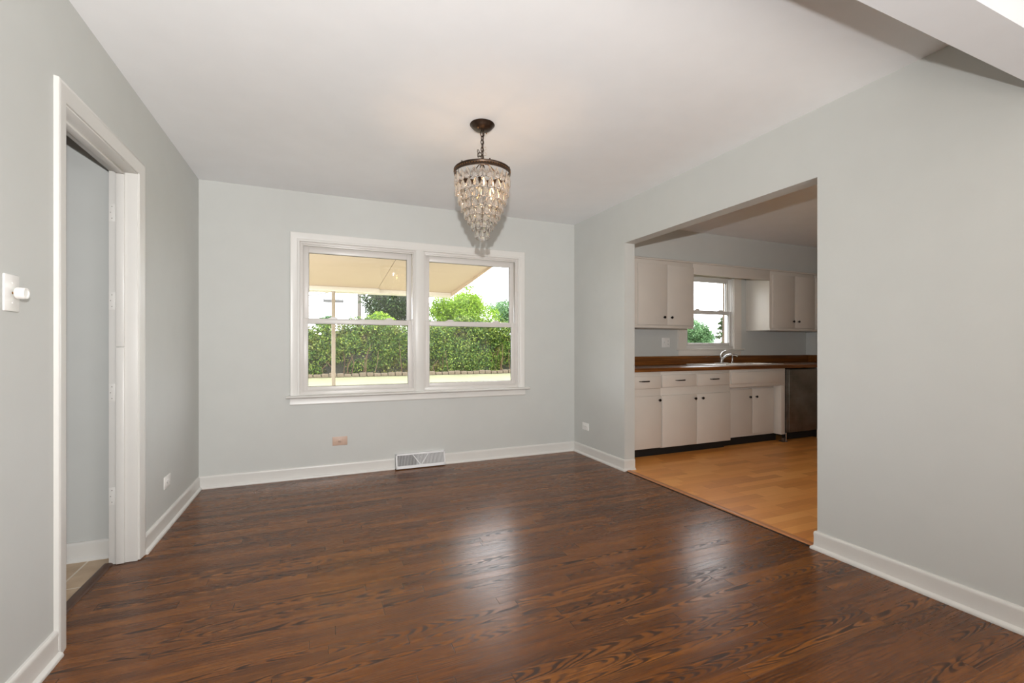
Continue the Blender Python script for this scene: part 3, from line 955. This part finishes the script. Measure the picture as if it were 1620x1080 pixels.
# ------------------------------------------------------------------ kitchen base cabinets
FY = 3.63     # cabinet face
def knob(x, y, z, parent, r=0.0145):
    b = MB(); b.lathe([(0.006, 0), (0.005, 0.010), (0.0075, 0.013), (r, 0.017), (r, 0.021), (r * 0.75, 0.026), (0, 0.0275)], (x, y, z), (0, -1, 0), 20)
    return obj('knob', b, M['knob'], parent, smooth=45)
def pull(x, y, z, parent, w=0.112):
    b = MB()
    b.tube([(x - w / 2, y + 0.002, z), (x - w / 2 + 0.004, y - 0.018, z), (x - w / 2 + 0.014, y - 0.024, z), (x, y - 0.026, z), (x + w / 2 - 0.014, y - 0.024, z), (x + w / 2 - 0.004, y - 0.018, z), (x + w / 2, y + 0.002, z)], 0.0058, 8)
    return obj('handle', b, M['knob'], parent, smooth=60)
def slab(nm, x0, x1, z0, z1, y, parent, t=0.018):
    b = MB(); b.box(x0, x1, y - t, y, z0, z1, 0.004)
    return obj(nm, b, M['cab'], parent)

def carcass(x0, x1, y0, y1, z0, z1, parent, front=True):
    """open-topped cabinet box of boards"""
    b = MB(); t = 0.018
    b.box(x0, x0 + t, y0 + (t if front else 0), y1, z0, z1); b.box(x1 - t, x1, y0 + (t if front else 0), y1, z0, z1)
    b.box(x0 + t, x1 - t, y1 - t, y1, z0, z1); b.box(x0 + t, x1 - t, y0 + t, y1 - t, z0, z0 + t)
    if front:
        b.box(x0, x1, y0, y0 + t, z0, z1, 0.001)
    return b

c1 = thing('base_cabinet', 'white single door base cabinet with drawer next to the kitchen opening jamb', 'kitchen cabinet', (2.92, 3.92, 0.006))
b = carcass(XRK + 0.004, 3.182, FY, YB - 0.02, 0.10, 0.872, c1)
obj('body', b, M['cab'], c1)
d = slab('drawer', 2.742, 3.176, 0.703, 0.828, FY, c1); pull(2.960, FY - 0.018, 0.778, d)
d = slab('door', 2.742, 3.178, 0.104, 0.628, FY, c1); knob(3.147, FY - 0.018, 0.584, d)
b = MB(); b.box(XRK + 0.004, 3.182, FY + 0.075, FY + 0.09, 0.006, 0.10)
obj('toe_kick', b, M['black'], c1)

c2 = thing('base_cabinet', 'white two door base cabinet with two drawers left of the sink', 'kitchen cabinet', (3.66, 3.92, 0.006))
b = carcass(3.183, 4.142, FY, YB - 0.02, 0.095, 0.872, c2)
obj('body', b, M['cab'], c2)
for x0, x1, hx in ((3.190, 3.644, 3.420), (3.666, 4.122, 3.895)):
    d = slab('drawer', x0, x1, 0.710, 0.836, FY, c2); pull(hx, FY - 0.018, 0.778, d)
for x0, x1, kx in ((3.192, 3.650, 3.620), (3.655, 4.135, 3.722)):
    d = slab('door', x0, x1, 0.100, 0.628, FY, c2); knob(kx, FY - 0.018, 0.581, d)
b = MB(); b.box(3.183, 4.142, FY + 0.075, FY + 0.09, 0.006, 0.095)
obj('toe_kick', b, M['black'], c2)

SY = 3.725    # recessed doors under the sink
c3 = thing('sink_cabinet', 'white sink cabinet with recessed doors beside the dishwasher', 'kitchen cabinet', (4.59, 3.92, 0.006))
b = MB()
b.box(4.143, 5.030, FY, FY + 0.02, 0.672, 0.872, 0.001)
b.box(4.143, 5.030, FY + 0.02, SY + 0.018, 0.672, 0.690)
b.box(4.143, 5.030, SY, SY + 0.018, 0.095, 0.672, 0.001)
b.box(4.143, 4.161, FY + 0.02, YB - 0.02, 0.690, 0.872); b.box(5.012, 5.030, FY + 0.02, YB - 0.02, 0.690, 0.872)
b.box(4.143, 4.161, SY + 0.018, YB - 0.02, 0.095, 0.690); b.box(5.012, 5.030, SY + 0.018, YB - 0.02, 0.095, 0.690)
b.box(4.161, 5.012, YB - 0.038, YB - 0.02, 0.095, 0.872); b.box(4.161, 5.012, SY + 0.018, YB - 0.038, 0.095, 0.113)
b.box(4.962, 5.030, FY, SY, 0.095, 0.672, 0.002)
obj('body', b, M['cab'], c3)
slab('false_front', 4.150, 4.990, 0.712, 0.842, FY, c3)
for x0, x1, kx in ((4.150, 4.598, 4.548), (4.602, 4.955, 4.651)):
    d = slab('door', x0, x1, 0.120, 0.640, SY, c3, 0.012); knob(kx, SY - 0.012, 0.545, d)
b = MB(); b.box(4.143, 5.030, SY + 0.02, SY + 0.035, 0.006, 0.095)
obj('toe_kick', b, M['black'], c3)

dw = thing('dishwasher', 'smudged stainless steel dishwasher right of the sink cabinet', 'dishwasher', (5.36, 3.92, 0.006))
b = MB(); b.box(5.050, 5.655, FY + 0.03, YB - 0.03, 0.10, 0.858, 0.002)
obj('body', b, M['black'], dw)
b = MB(); b.box(5.052, 5.092, FY - 0.006, FY + 0.03, 0.115, 0.856, 0.004)
obj('edge_trim', b, M['steel'], dw)
b = MB(); b.box(5.090, 5.655, FY - 0.014, FY + 0.03, 0.112, 0.856, 0.006)
obj('front_panel', b, M['steel'], dw)
b = MB(); b.box(5.055, 5.655, FY + 0.045, FY + 0.055, 0.02, 0.10)
obj('toe_panel', b, M['black'], dw)
b = MB()
for sx_ in (5.075, 5.635):
    b.lathe([(0.022, 0), (0.022, 0.008), (0.008, 0.012), (0.008, 0.10), (0, 0.10)], (sx_, FY + 0.02, 0.006), seg=14)
    b.lathe([(0.022, 0), (0.022, 0.008), (0.008, 0.012), (0.008, 0.10), (0, 0.10)], (sx_, YB - 0.08, 0.006), seg=14)
obj('levelling_foot', b, M['chrome'], dw)
b = MB(); b.prism([(4.985, FY - 0.01, 0.006), (5.045, FY - 0.02, 0.006), (5.055, FY + 0.03, 0.006), (4.99, FY + 0.05, 0.006)], (0, 0, 0.012))
b.box(5.00, 5.04, FY, FY + 0.03, 0.016, 0.05, 0.005)
obj('floor_bracket', b, M['steel'], dw)

c4 = thing('base_cabinet', 'white corner base cabinet right of the dishwasher', 'kitchen cabinet', (5.98, 3.92, 0.006))
b = carcass(5.662, KX - 0.002, FY, YB - 0.02, 0.10, 0.872, c4)
obj('body', b, M['cab'], c4)
d = slab('door', 5.672, 6.13, 0.104, 0.628, FY, c4); knob(5.71, FY - 0.018, 0.584, d)
d = slab('drawer', 5.672, 6.13, 0.703, 0.828, FY, c4); pull(5.90, FY - 0.018, 0.778, d)
b = MB(); b.box(5.662, KX - 0.002, FY + 0.075, FY + 0.09, 0.006, 0.10)
obj('toe_kick', b, M['black'], c4)

# countertop with sink cut-out
SX0, SX1, SY0, SY1 = 4.16, 5.02, 3.715, 4.095
ct = thing('countertop', 'brown wood grain laminate countertop along the kitchen wall', 'countertop', (4.48, 3.92, 0.873))
b = MB()
prof = [(3.600, 0.873), (3.598, 0.878), (3.598, 0.902), (3.602, 0.908), (3.610, 0.910)]
pz = [(3.600, 0.8725), (3.5975, 0.879), (3.5975, 0.902), (3.602, 0.909), (3.612, 0.911), (SY0 + 0.01, 0.911), (SY0 + 0.01, 0.8725)]
b.prism([(XRK + 0.002, y, z) for y, z in pz], (KX - 0.002 - XRK - 0.002, 0, 0))
b.box(XRK + 0.002, SX0 + 0.02, SY0 + 0.01, 4.218, 0.8725, 0.911)
b.box(SX1 - 0.02, KX - 0.002, SY0 + 0.01, 4.218, 0.8725, 0.911)
b.box(SX0 + 0.02, SX1 - 0.02, SY1 - 0.01, 4.218, 0.8725, 0.911)
obj('top', b, M['counter'], ct)
b = MB(); b.box(XRK + 0.002, KX - 0.002, 4.200, YB - 0.001, 0.911, 1.010, 0.004); b.box(KX - 0.020, KX - 0.001, 3.60, 4.20, 0.911, 1.010, 0.004)
obj('backsplash', b, M['counter'], ct)

sk = thing('kitchen_sink', 'white enamel drop-in double sink under the kitchen window', 'sink', (4.555, 3.90, 0.911))
b = MB()
rim0, rim1 = 0.9115, 0.922
for (x0, x1, y0, y1) in ((SX0 - 0.16, SX1 + 0.08, SY0 - 0.02, SY0 + 0.03), (SX0 - 0.16, SX1 + 0.08, SY1 - 0.07, SY1 + 0.03), (SX0 - 0.16, SX0 + 0.04, SY0 + 0.02, SY1 - 0.06), (SX1 - 0.04, SX1 + 0.08, SY0 + 0.02, SY1 - 0.06), (4.535, 4.575, SY0 + 0.02, SY1 - 0.06)):
    b.box(x0, x1, y0, y1, rim0, rim1, 0.004)
obj('rim', b, M['porcelain'], sk)
for x0, x1 in ((SX0 + 0.035, 4.54), (4.57, SX1 - 0.035)):
    y0, y1 = SY0 + 0.025, SY1 - 0.065
    b = MB()
    for q in ((x0, x0 + 0.006, y0, y1), (x1 - 0.006, x1, y0, y1), (x0, x1, y0, y0 + 0.006), (x0, x1, y1 - 0.006, y1)):
        b.box(*q, 0.74, 0.914)
    b.box(x0, x1, y0, y1, 0.735, 0.742)
    obj('basin', b, M['porcelain'], sk)

fc = thing('kitchen_faucet', 'chrome single lever faucet behind the kitchen sink', 'faucet', (4.515, 4.075, 0.922))
b = MB(); b.lathe([(0.0, 0.0), (0.030, 0.0), (0.030, 0.006), (0.022, 0.010), (0, 0.010)], (4.515, 4.075, 0.922), seg=24, sx=4.2, sy=1.0)
obj('base_plate', b, M['chrome'], fc, smooth=50)
b = MB(); b.lathe([(0.024, 0.008), (0.022, 0.03), (0.021, 0.055), (0.024, 0.062), (0.022, 0.074), (0, 0.078)], (4.515, 4.075, 0.922), seg=20)
obj('body', b, M['chrome'], fc, smooth=50)
b = MB(); b.tube([(4.512, 4.072, 0.955), (4.522, 4.055, 0.990), (4.545, 4.025, 1.018), (4.575, 3.985, 1.030), (4.600, 3.945, 1.026), (4.612, 3.925, 1.008)], [0.014, 0.0145, 0.014, 0.013, 0.0135, 0.0125], 12)
obj('spout', b, M['chrome'], fc, smooth=60)
b = MB(); b.tube([(4.508, 4.078, 0.992), (4.515, 4.078, 1.030), (4.532, 4.066, 1.058), (4.560, 4.050, 1.072)], [0.016, 0.013, 0.010, 0.008], 10)
obj('lever', b, M['chrome'], fc, smooth=60)
sp = thing('sink_sprayer', 'chrome side sprayer standing right of the kitchen faucet', 'sprayer', (4.695, 4.075, 0.922))
b = MB(); b.lathe([(0.020, 0), (0.020, 0.005), (0.013, 0.012), (0.011, 0.02), (0.010, 0.075), (0.013, 0.090), (0.013, 0.100), (0, 0.103)], (4.695, 4.075, 0.922), seg=18)
obj('stem', b, M['chrome'], sp, smooth=50)
b = MB(); b.tube([(4.670, 4.070, 1.024), (4.695, 4.075, 1.026), (4.730, 4.078, 1.022), (4.748, 4.078, 1.018)], [0.010, 0.012, 0.010, 0.008], 10)
obj('head', b, M['chrome'], sp, smooth=60)

# ------------------------------------------------------------------ kitchen wall cabinets
UY = 3.90
def wall_cabinet(label, x0, x1, doors, knobs, loc):
    c = thing('wall_cabinet', label, 'kitchen cabinet', loc)
    b = MB(); b.box(x0, x1, UY, YB - 0.002, 1.328, 2.064, 0.0015)
    obj('body', b, M['cab'], c)
    b = MB(); b.box(x0, x1, UY - 0.010, UY, 1.326, 1.352, 0.003)
    obj('bottom_rail', b, M['cab'], c)
    for (a0, a1), kx in zip(doors, knobs):
        d = slab('door', a0, a1, 1.360, 2.018, UY, c, 0.016)
        if kx:
            knob(kx, UY - 0.016, 1.443, d)
    return c
wall_cabinet('white wall cabinet with two plain doors left of the kitchen window', XRK + 0.004, 3.884, [(3.106, 3.498), (3.503, 3.880)], (3.452, 3.553), (3.27, 4.07, 1.326))
wall_cabinet('white wall cabinet with two plain doors right of the kitchen window', 5.123, 5.974, [(5.168, 5.572), (5.576, 5.956)], (5.530, 5.628), (5.55, 4.07, 1.326))
wall_cabinet('narrow white corner wall cabinet partly hidden behind the kitchen opening jamb', 5.976, KX - 0.002, [(5.992, KX - 0.02)], (None,), (6.14, 4.07, 1.326))
b = MB(); b.box(3.885, 5.122, UY - 0.006, UY + 0.014, 1.942, 2.064, 0.002)
vb = obj('valance_board', b, M['cab'])
tag(vb, 'white valance board bridging the wall cabinets above the kitchen window', 'valance')
b = MB(); b.sweep([(KX - 0.001, 3.952), (XRK + 0.001, 3.952)], [(0, 2.065), (0.062, 2.065), (0.066, 2.070), (0.066, 2.078), (0.058, 2.085), (0, 2.086)], lambda a, c, n: (a, c, n))
structure(obj('trim_7', b, M['cab']), 'white ledge moulding on top of the kitchen wall cabinets')

# ------------------------------------------------------------------ outdoors: patio cover
GZ = -0.2
b = MB(); b.box(-60, 110, YB + 0.14, 150, GZ - 0.2, GZ)
lawn = obj('lawn', b, M['lawn']); structure(lawn, 'sunlit lawn behind the house')
b = MB(); b.box(-3.5, 3.0, YB + 0.141, 7.6, GZ, GZ + 0.06)
structure(obj('patio', b, M['slab']), 'concrete patio outside the dining window')
pc = thing('patio_cover', 'cream patio roof on a thin post outside the twin window', 'patio cover', (0.2, 7.1, GZ))
def rz(y): return 1.985 + 0.0725 * (7.2 - y)
px0, px1 = -3.2, 1.957
seams = [-3.2, -1.9, -0.55, 0.80, 1.957]
for a0, a1 in zip(seams, seams[1:]):
    b = MB()
    b.prism([(a0 + 0.003, YB + 0.145, rz(YB + 0.145)), (a0 + 0.003, 7.2, rz(7.2)), (a0 + 0.003, 7.2, rz(7.2) + 0.05), (a0 + 0.003, YB + 0.145, rz(YB + 0.145) + 0.05)], (a1 - a0 - 0.006, 0, 0))
    obj('roof_panel', b, M['soffit'], pc, smooth=0)
b = MB(); b.prism([(px0, 7.10, 1.935), (px0, 7.235, 1.925), (px0, 7.235, 2.05), (px0, 7.10, 1.99)], (px1 - px0, 0, 0))
obj('gutter', b, M['creamw'], pc, smooth=0)
b = MB(); b.box(px0, 0.82, 7.02, 7.075, 1.93, rz(7.05), 0.003)
obj('beam', b, M['creamw'], pc)
b = MB(); b.box(px0, 0.95, 5.12, 5.22, rz(5.2) - 0.02, rz(5.2) + 0.004, 0.002)
obj('cross_beam', b, M['creamw'], pc)
for px in (0.178, -3.0):
    b = MB(); b.box(px - 0.026, px + 0.026, 7.02, 7.072, GZ + 0.06, 1.93, 0.004)
    obj('post', b, M['tanpost'], pc)
b = MB(); b.prism([(px1 - 0.012, YB + 0.15, rz(YB + 0.15) - 0.006), (px1 - 0.012, 7.235, 1.925), (px1 - 0.012, 7.235, 2.06), (px1 - 0.012, YB + 0.15, rz(YB + 0.15) + 0.06)], (0.02, 0, 0))
obj('edge_trim', b, M['soffit'], pc, smooth=0)

# ------------------------------------------------------------------ outdoors: hedge, trees, poles
def leaves(name, pts, size, mat, parent, seed, droop=0.0):
    rg = np.random.default_rng(seed)
    pts = np.asarray(pts, float)
    n = len(pts)
    d = rg.normal(size=(n, 3)); d /= np.linalg.norm(d, axis=1)[:, None]
    e = rg.normal(size=(n, 3)); e -= (e * d).sum(1)[:, None] * d; e /= np.linalg.norm(e, axis=1)[:, None]
    s = size * rg.uniform(0.6, 1.35, (n, 1))
    q = np.cross(d, e)
    v = np.stack([pts - d * s, pts + e * s * 0.42 + q * s * 0.12, pts + d * s, pts - e * s * 0.42 + q * s * 0.12], 1).reshape(-1, 3)
    v -= np.array(wloc(parent))
    me = bpy.data.meshes.new(name)
    me.vertices.add(4 * n); me.loops.add(4 * n); me.polygons.add(n)
    me.vertices.foreach_set('co', v.ravel())
    me.loops.foreach_set('vertex_index', np.arange(4 * n, dtype=np.int32))
    me.polygons.foreach_set('loop_start', np.arange(0, 4 * n, 4, dtype=np.int32))
    me.update(calc_edges=True)
    return link(name, me, mat, parent)

def blob_pts(blobs, n, seed, shell=0.35):
    rg = np.random.default_rng(seed)
    vol = np.array([b[3] * b[4] * b[5] for b in blobs]) ** (2 / 3)
    which = rg.choice(len(blobs), n, p=vol / vol.sum())
    B = np.array(blobs)[which]
    d = rg.normal(size=(n, 3)); d /= np.linalg.norm(d, axis=1)[:, None]
    rad = 1 - shell * rg.random((n, 1)) ** 1.5
    rad *= 1 + 0.12 * rg.normal(size=(n, 1))
    return B[:, :3] + d * rad * B[:, 3:6]

HY0, HY1, HX0, HX1 = 21.3, 23.4, -5.0, 12.5
hd = thing('hedge', 'tall leafy green hedge across the back of the lawn', 'hedge', (2.5, 22.2, GZ))
rg = np.random.default_rng(11)
def htop(x): return 2.30 + 0.16 * np.sin(x * 1.1) + 0.10 * np.sin(x * 2.9 + 1) - 0.22 * (x < 1.0)
blobs = []
for i in range(210):
    x = rg.uniform(HX0, HX1)
    z = rg.uniform(GZ + 0.22, float(htop(x)) - 0.35)
    y = HY0 + 0.45 + rg.uniform(-0.12, 0.35) + 0.10 * z
    r = rg.uniform(0.30, 0.6)
    blobs.append((x, y, z, r * 1.25, r * 0.8, r))
for i in range(60):
    x = HX0 + (HX1 - HX0) * (i + rg.random()) / 60
    r = rg.uniform(0.28, 0.45)
    blobs.append((x, HY0 + 0.75 + rg.uniform(-0.2, 0.5), float(htop(x)) - 0.22, r * 1.2, r, r))
leaves('foliage', blob_pts(blobs, 105000, 5, 0.6), 0.058, M['hedgeleaf'], hd, 6)
b = MB()
nx = 46
lo = []
for i in range(nx + 1):
    x = HX0 + (HX1 - HX0) * i / nx
    t_ = float(htop(x)) - 0.35
    lo.append([b.bm.verts.new((x, y, z)) for y, z in ((HY0 + 0.55, GZ), (HY0 + 0.75 + 0.1 * math.sin(x * 3), t_ * 0.5), (HY0 + 0.95, t_ - 0.15), (HY1 - 0.3, t_), (HY1, GZ))])
for a, c in zip(lo, lo[1:]):
    for s in range(4):
        b.bm.faces.new((a[s], a[s + 1], c[s + 1], c[s]))
b.bm.faces.new(lo[0]); b.bm.faces.new(lo[-1][::-1])
obj('twig_mass', b, M['hedgecore'], hd)
b = MB()
for i in range(34):
    x = rg.uniform(HX0, HX1); y = HY0 + rg.uniform(0.15, 0.3); z0 = GZ + rg.uniform(0.0, 0.1)
    h = rg.uniform(0.5, 1.5)
    b.tube([(x, y, z0), (x + rg.uniform(-.15, .15), y + rg.uniform(-.1, .1), z0 + h * .5), (x + rg.uniform(-.3, .3), y, z0 + h)], [0.022, 0.017, 0.009], 5)
st = obj('stems', b, M['twig'], hd)

# edging blocks along the hedge
proto = None
for i in range(38):
    x = -2.6 + i * 0.31
    if proto is None:
        b = MB(); b.box(-0.143, 0.143, -0.10, 0.10, 0, 0.165, 0.03)
        proto = o = obj('edging_stone', b, M['stone'])
    else:
        o = proto.copy(); COL.objects.link(o)
    o.location = (x, 21.02 + 0.01 * math.sin(i * 2.3), GZ)
    o.rotation_euler = (0, 0, 0.07 * math.sin(i * 5.1))
    o.scale = (1.0 + 0.03 * math.sin(i * 3.3), 1.0, 1.0 + 0.16 * math.sin(i * 7.7))
    tag(o, 'tan stone block in the low edging row at the foot of the hedge', 'edging stone', 'stone edging blocks along the hedge')

def tree(name, label, x, y, trunk_h, blobs, n, size, mat, seed, r0=0.18, shell=0.5):
    t = thing(name, label, 'tree', (x, y, GZ))
    b = MB()
    b.tube([(x, y, GZ), (x + 0.05, y, GZ + trunk_h * 0.5), (x - 0.05, y + 0.05, GZ + trunk_h)], [r0, r0 * 0.8, r0 * 0.5], 10)
    rg = np.random.default_rng(seed)
    for bl_ in blobs[:14]:
        h0 = GZ + trunk_h * rg.uniform(0.45, 0.95)
        b.tube([(x, y, h0), ((x + bl_[0]) / 2, (y + bl_[1]) / 2, (h0 + bl_[2]) / 2 + 0.1), (bl_[0], bl_[1], bl_[2])], [r0 * 0.35, r0 * 0.22, r0 * 0.08], 6)
    obj('trunk', b, M['bark'], t)
    leaves('crown', blob_pts(blobs, n, seed, shell), size, mat, t, seed + 1)
    return t

def round_blobs(x, y, z, rx, ry, rz_, k, seed, sub=0.42):
    rg = np.random.default_rng(seed)
    out = []
    for i in range(k):
        d = rg.normal(size=3); d /= np.linalg.norm(d)
        f = rg.uniform(0.35, 0.85)
        s = rg.uniform(0.7, 1.2) * sub
        out.append((x + d[0] * rx * f, y + d[1] * ry * f, z + d[2] * rz_ * f, rx * s, ry * s, rz_ * s))
    return out

tree('bright_tree', 'bright yellow-green leafy tree behind the hedge in the right window', 7.9, 26.4, 2.6,
     round_blobs(7.9, 26.4, 3.0, 2.2, 1.6, 1.5, 30, 21) + round_blobs(8.5, 26.4, 4.0, 1.0, 1.0, 1.2, 8, 25) + round_blobs(6.6, 26.0, 3.3, 0.9, 0.9, 1.0, 8, 27), 30000, 0.07, M['brightleaf'], 22)
tree('bright_shrub', 'low yellow-green shrub tops over the hedge in the left window', 3.1, 24.2, 2.0,
     round_blobs(3.1, 24.2, 2.35, 0.9, 0.8, 0.65, 14, 31), 6000, 0.07, M['brightleaf'], 32, 0.08)
tree('dark_tree', 'dark evergreen tree behind the hedge in the left window', 4.3, 29.5, 5.0,
     round_blobs(4.3, 29.5, 4.2, 1.9, 1.5, 3.0, 46, 41, 0.30), 22000, 0.08, M['darkleaf'], 42)
tree('distant_tree', 'distant blue-green tree at the right edge of the right window', 18.8, 44.0, 4.5,
     round_blobs(18.8, 44.0, 4.6, 3.6, 2.6, 1.9, 26, 51, 0.36), 8000, 0.13, M['farleaf'], 52, 0.25)
tree('small_distant_tree', 'small distant tree top above the hedge at the left window edge', 0.62, 58.0, 3.6,
     round_blobs(0.62, 58.0, 4.0, 1.1, 1.1, 1.2, 9, 55, 0.36), 1500, 0.2, M['farleaf'], 56, 0.15)
tree('kitchen_view_tree', 'leafy green tree seen through the kitchen window', 30.15, 30.6, 2.6,
     round_blobs(30.15, 30.6, 1.6, 1.55, 1.9, 1.9, 40, 61, 0.34), 26000, 0.085, M['farleaf'], 62, 0.25)
# sparse conifer by the kitchen view
t = thing('conifer', 'thin sparse conifer at the right of the kitchen window view', 'tree', (38.5, 34.6, GZ))
b = MB(); b.tube([(38.5, 34.6, GZ), (38.5, 34.6, 4.5)], [0.16, 0.02], 8)
rg = np.random.default_rng(70); pts = []
for i in range(46):
    z = rg.uniform(0.6, 4.3); L = (4.7 - z) * 0.34; a = rg.uniform(0, 2 * PI)
    b.tube([(38.5, 34.6, z), (38.5 + L * math.cos(a), 34.6 + L * math.sin(a), z - 0.25)], [0.03, 0.008], 5)
    for s in np.linspace(0.25, 1, 14):
        for _ in range(1):
            pts.append((38.5 + L * s * math.cos(a) + rg.normal() * .09, 34.6 + L * s * math.sin(a) + rg.normal() * .09, z - 0.25 * s + rg.normal() * .05))
obj('trunk', b, M['bark'], t)
leaves('crown', pts, 0.14, M['darkleaf'], t, 71)

# utility pole with crossarm, and a nearer wooden pole
up = thing('utility_pole', 'distant utility pole with crossarm seen through the left window', 'utility pole', (1.50, 60.0, GZ))
b = MB(); b.tube([(1.50, 60, GZ), (1.50, 60, 8.4)], [0.16, 0.11], 10)
obj('pole', b, M['polewood'], up)
b = MB(); b.box(0.32, 2.68, 59.80, 60.0, 6.60, 6.98, 0.01)
obj('crossarm', b, M['wire'], up)
for dx in (-1.05, -0.6, 0.6, 1.05):
    b = MB(); b.lathe([(0.05, 0), (0.06, 0.08), (0.04, 0.16), (0, 0.2)], (1.5 + dx, 59.9, 6.86), seg=8)
    obj('insulator', b, M['wire'], up)
wp_ = thing('wooden_pole', 'grey wooden pole beside the dark tree in the left window', 'utility pole', (2.50, 33.0, GZ))
b = MB(); b.tube([(2.50, 33, GZ), (2.50, 33, 7.5)], [0.15, 0.13], 10)
obj('pole', b, M['polewood'], wp_)
b = MB(); b.tube([(2.36, 33, 5.2), (1.75, 33, 2.4), (1.35, 33, 0.6), (1.2, 33, GZ)], 0.03, 6)
obj('guy_wire', b, M['wire'], wp_)
b = MB(); b.tube([(-14, 40, 4.3), (-6, 36.6, 4.25), (-0.71, 34.3, 4.66), (2.30, 33, 5.22)], 0.035, 5)
tag(obj('power_cable', b, M['wire']), 'overhead cable crossing the white sky in the left window', 'cable')
for k_, dz in enumerate((0.0, 0.9)):
    b = MB(); b.tube([(10, 52, 6.2 + dz), (34, 40, 4.5 + dz * .9), (60, 34, 5.0 + dz)], 0.035, 5)
    tag(obj('power_cable', b, M['wire']), ('lower' if k_ == 0 else 'upper') + ' overhead cable seen through the kitchen window', 'cable')

# neighbour house beyond the kitchen window
nh = thing('neighbour_house', 'pale distant house with grey roof low in the kitchen window', 'house', (50.0, 44.0, GZ))
b = MB(); b.box(46.9, 53.2, 44, 48, GZ, 1.5)
obj('wall', b, M['siding'], nh)
b = MB(); b.prism([(46.5, 43.6, 1.45), (46.5, 48.4, 1.45), (46.5, 46.0, 2.7)], (7.1, 0, 0))
obj('roof', b, M['shingle'], nh)
b = MB(); b.box(47.5, 48.5, 43.97, 44.02, 0.5, 1.2)
obj('window', b, M['slot'], nh)

# brick wing of the house outside the kitchen window
b = MB(); b.box(5.56, 6.6, YB + 0.15, 5.0, GZ, 2.9)
structure(obj('wall_brick_wing', b, M['brick']), 'tan brick wing of the house outside the kitchen window')
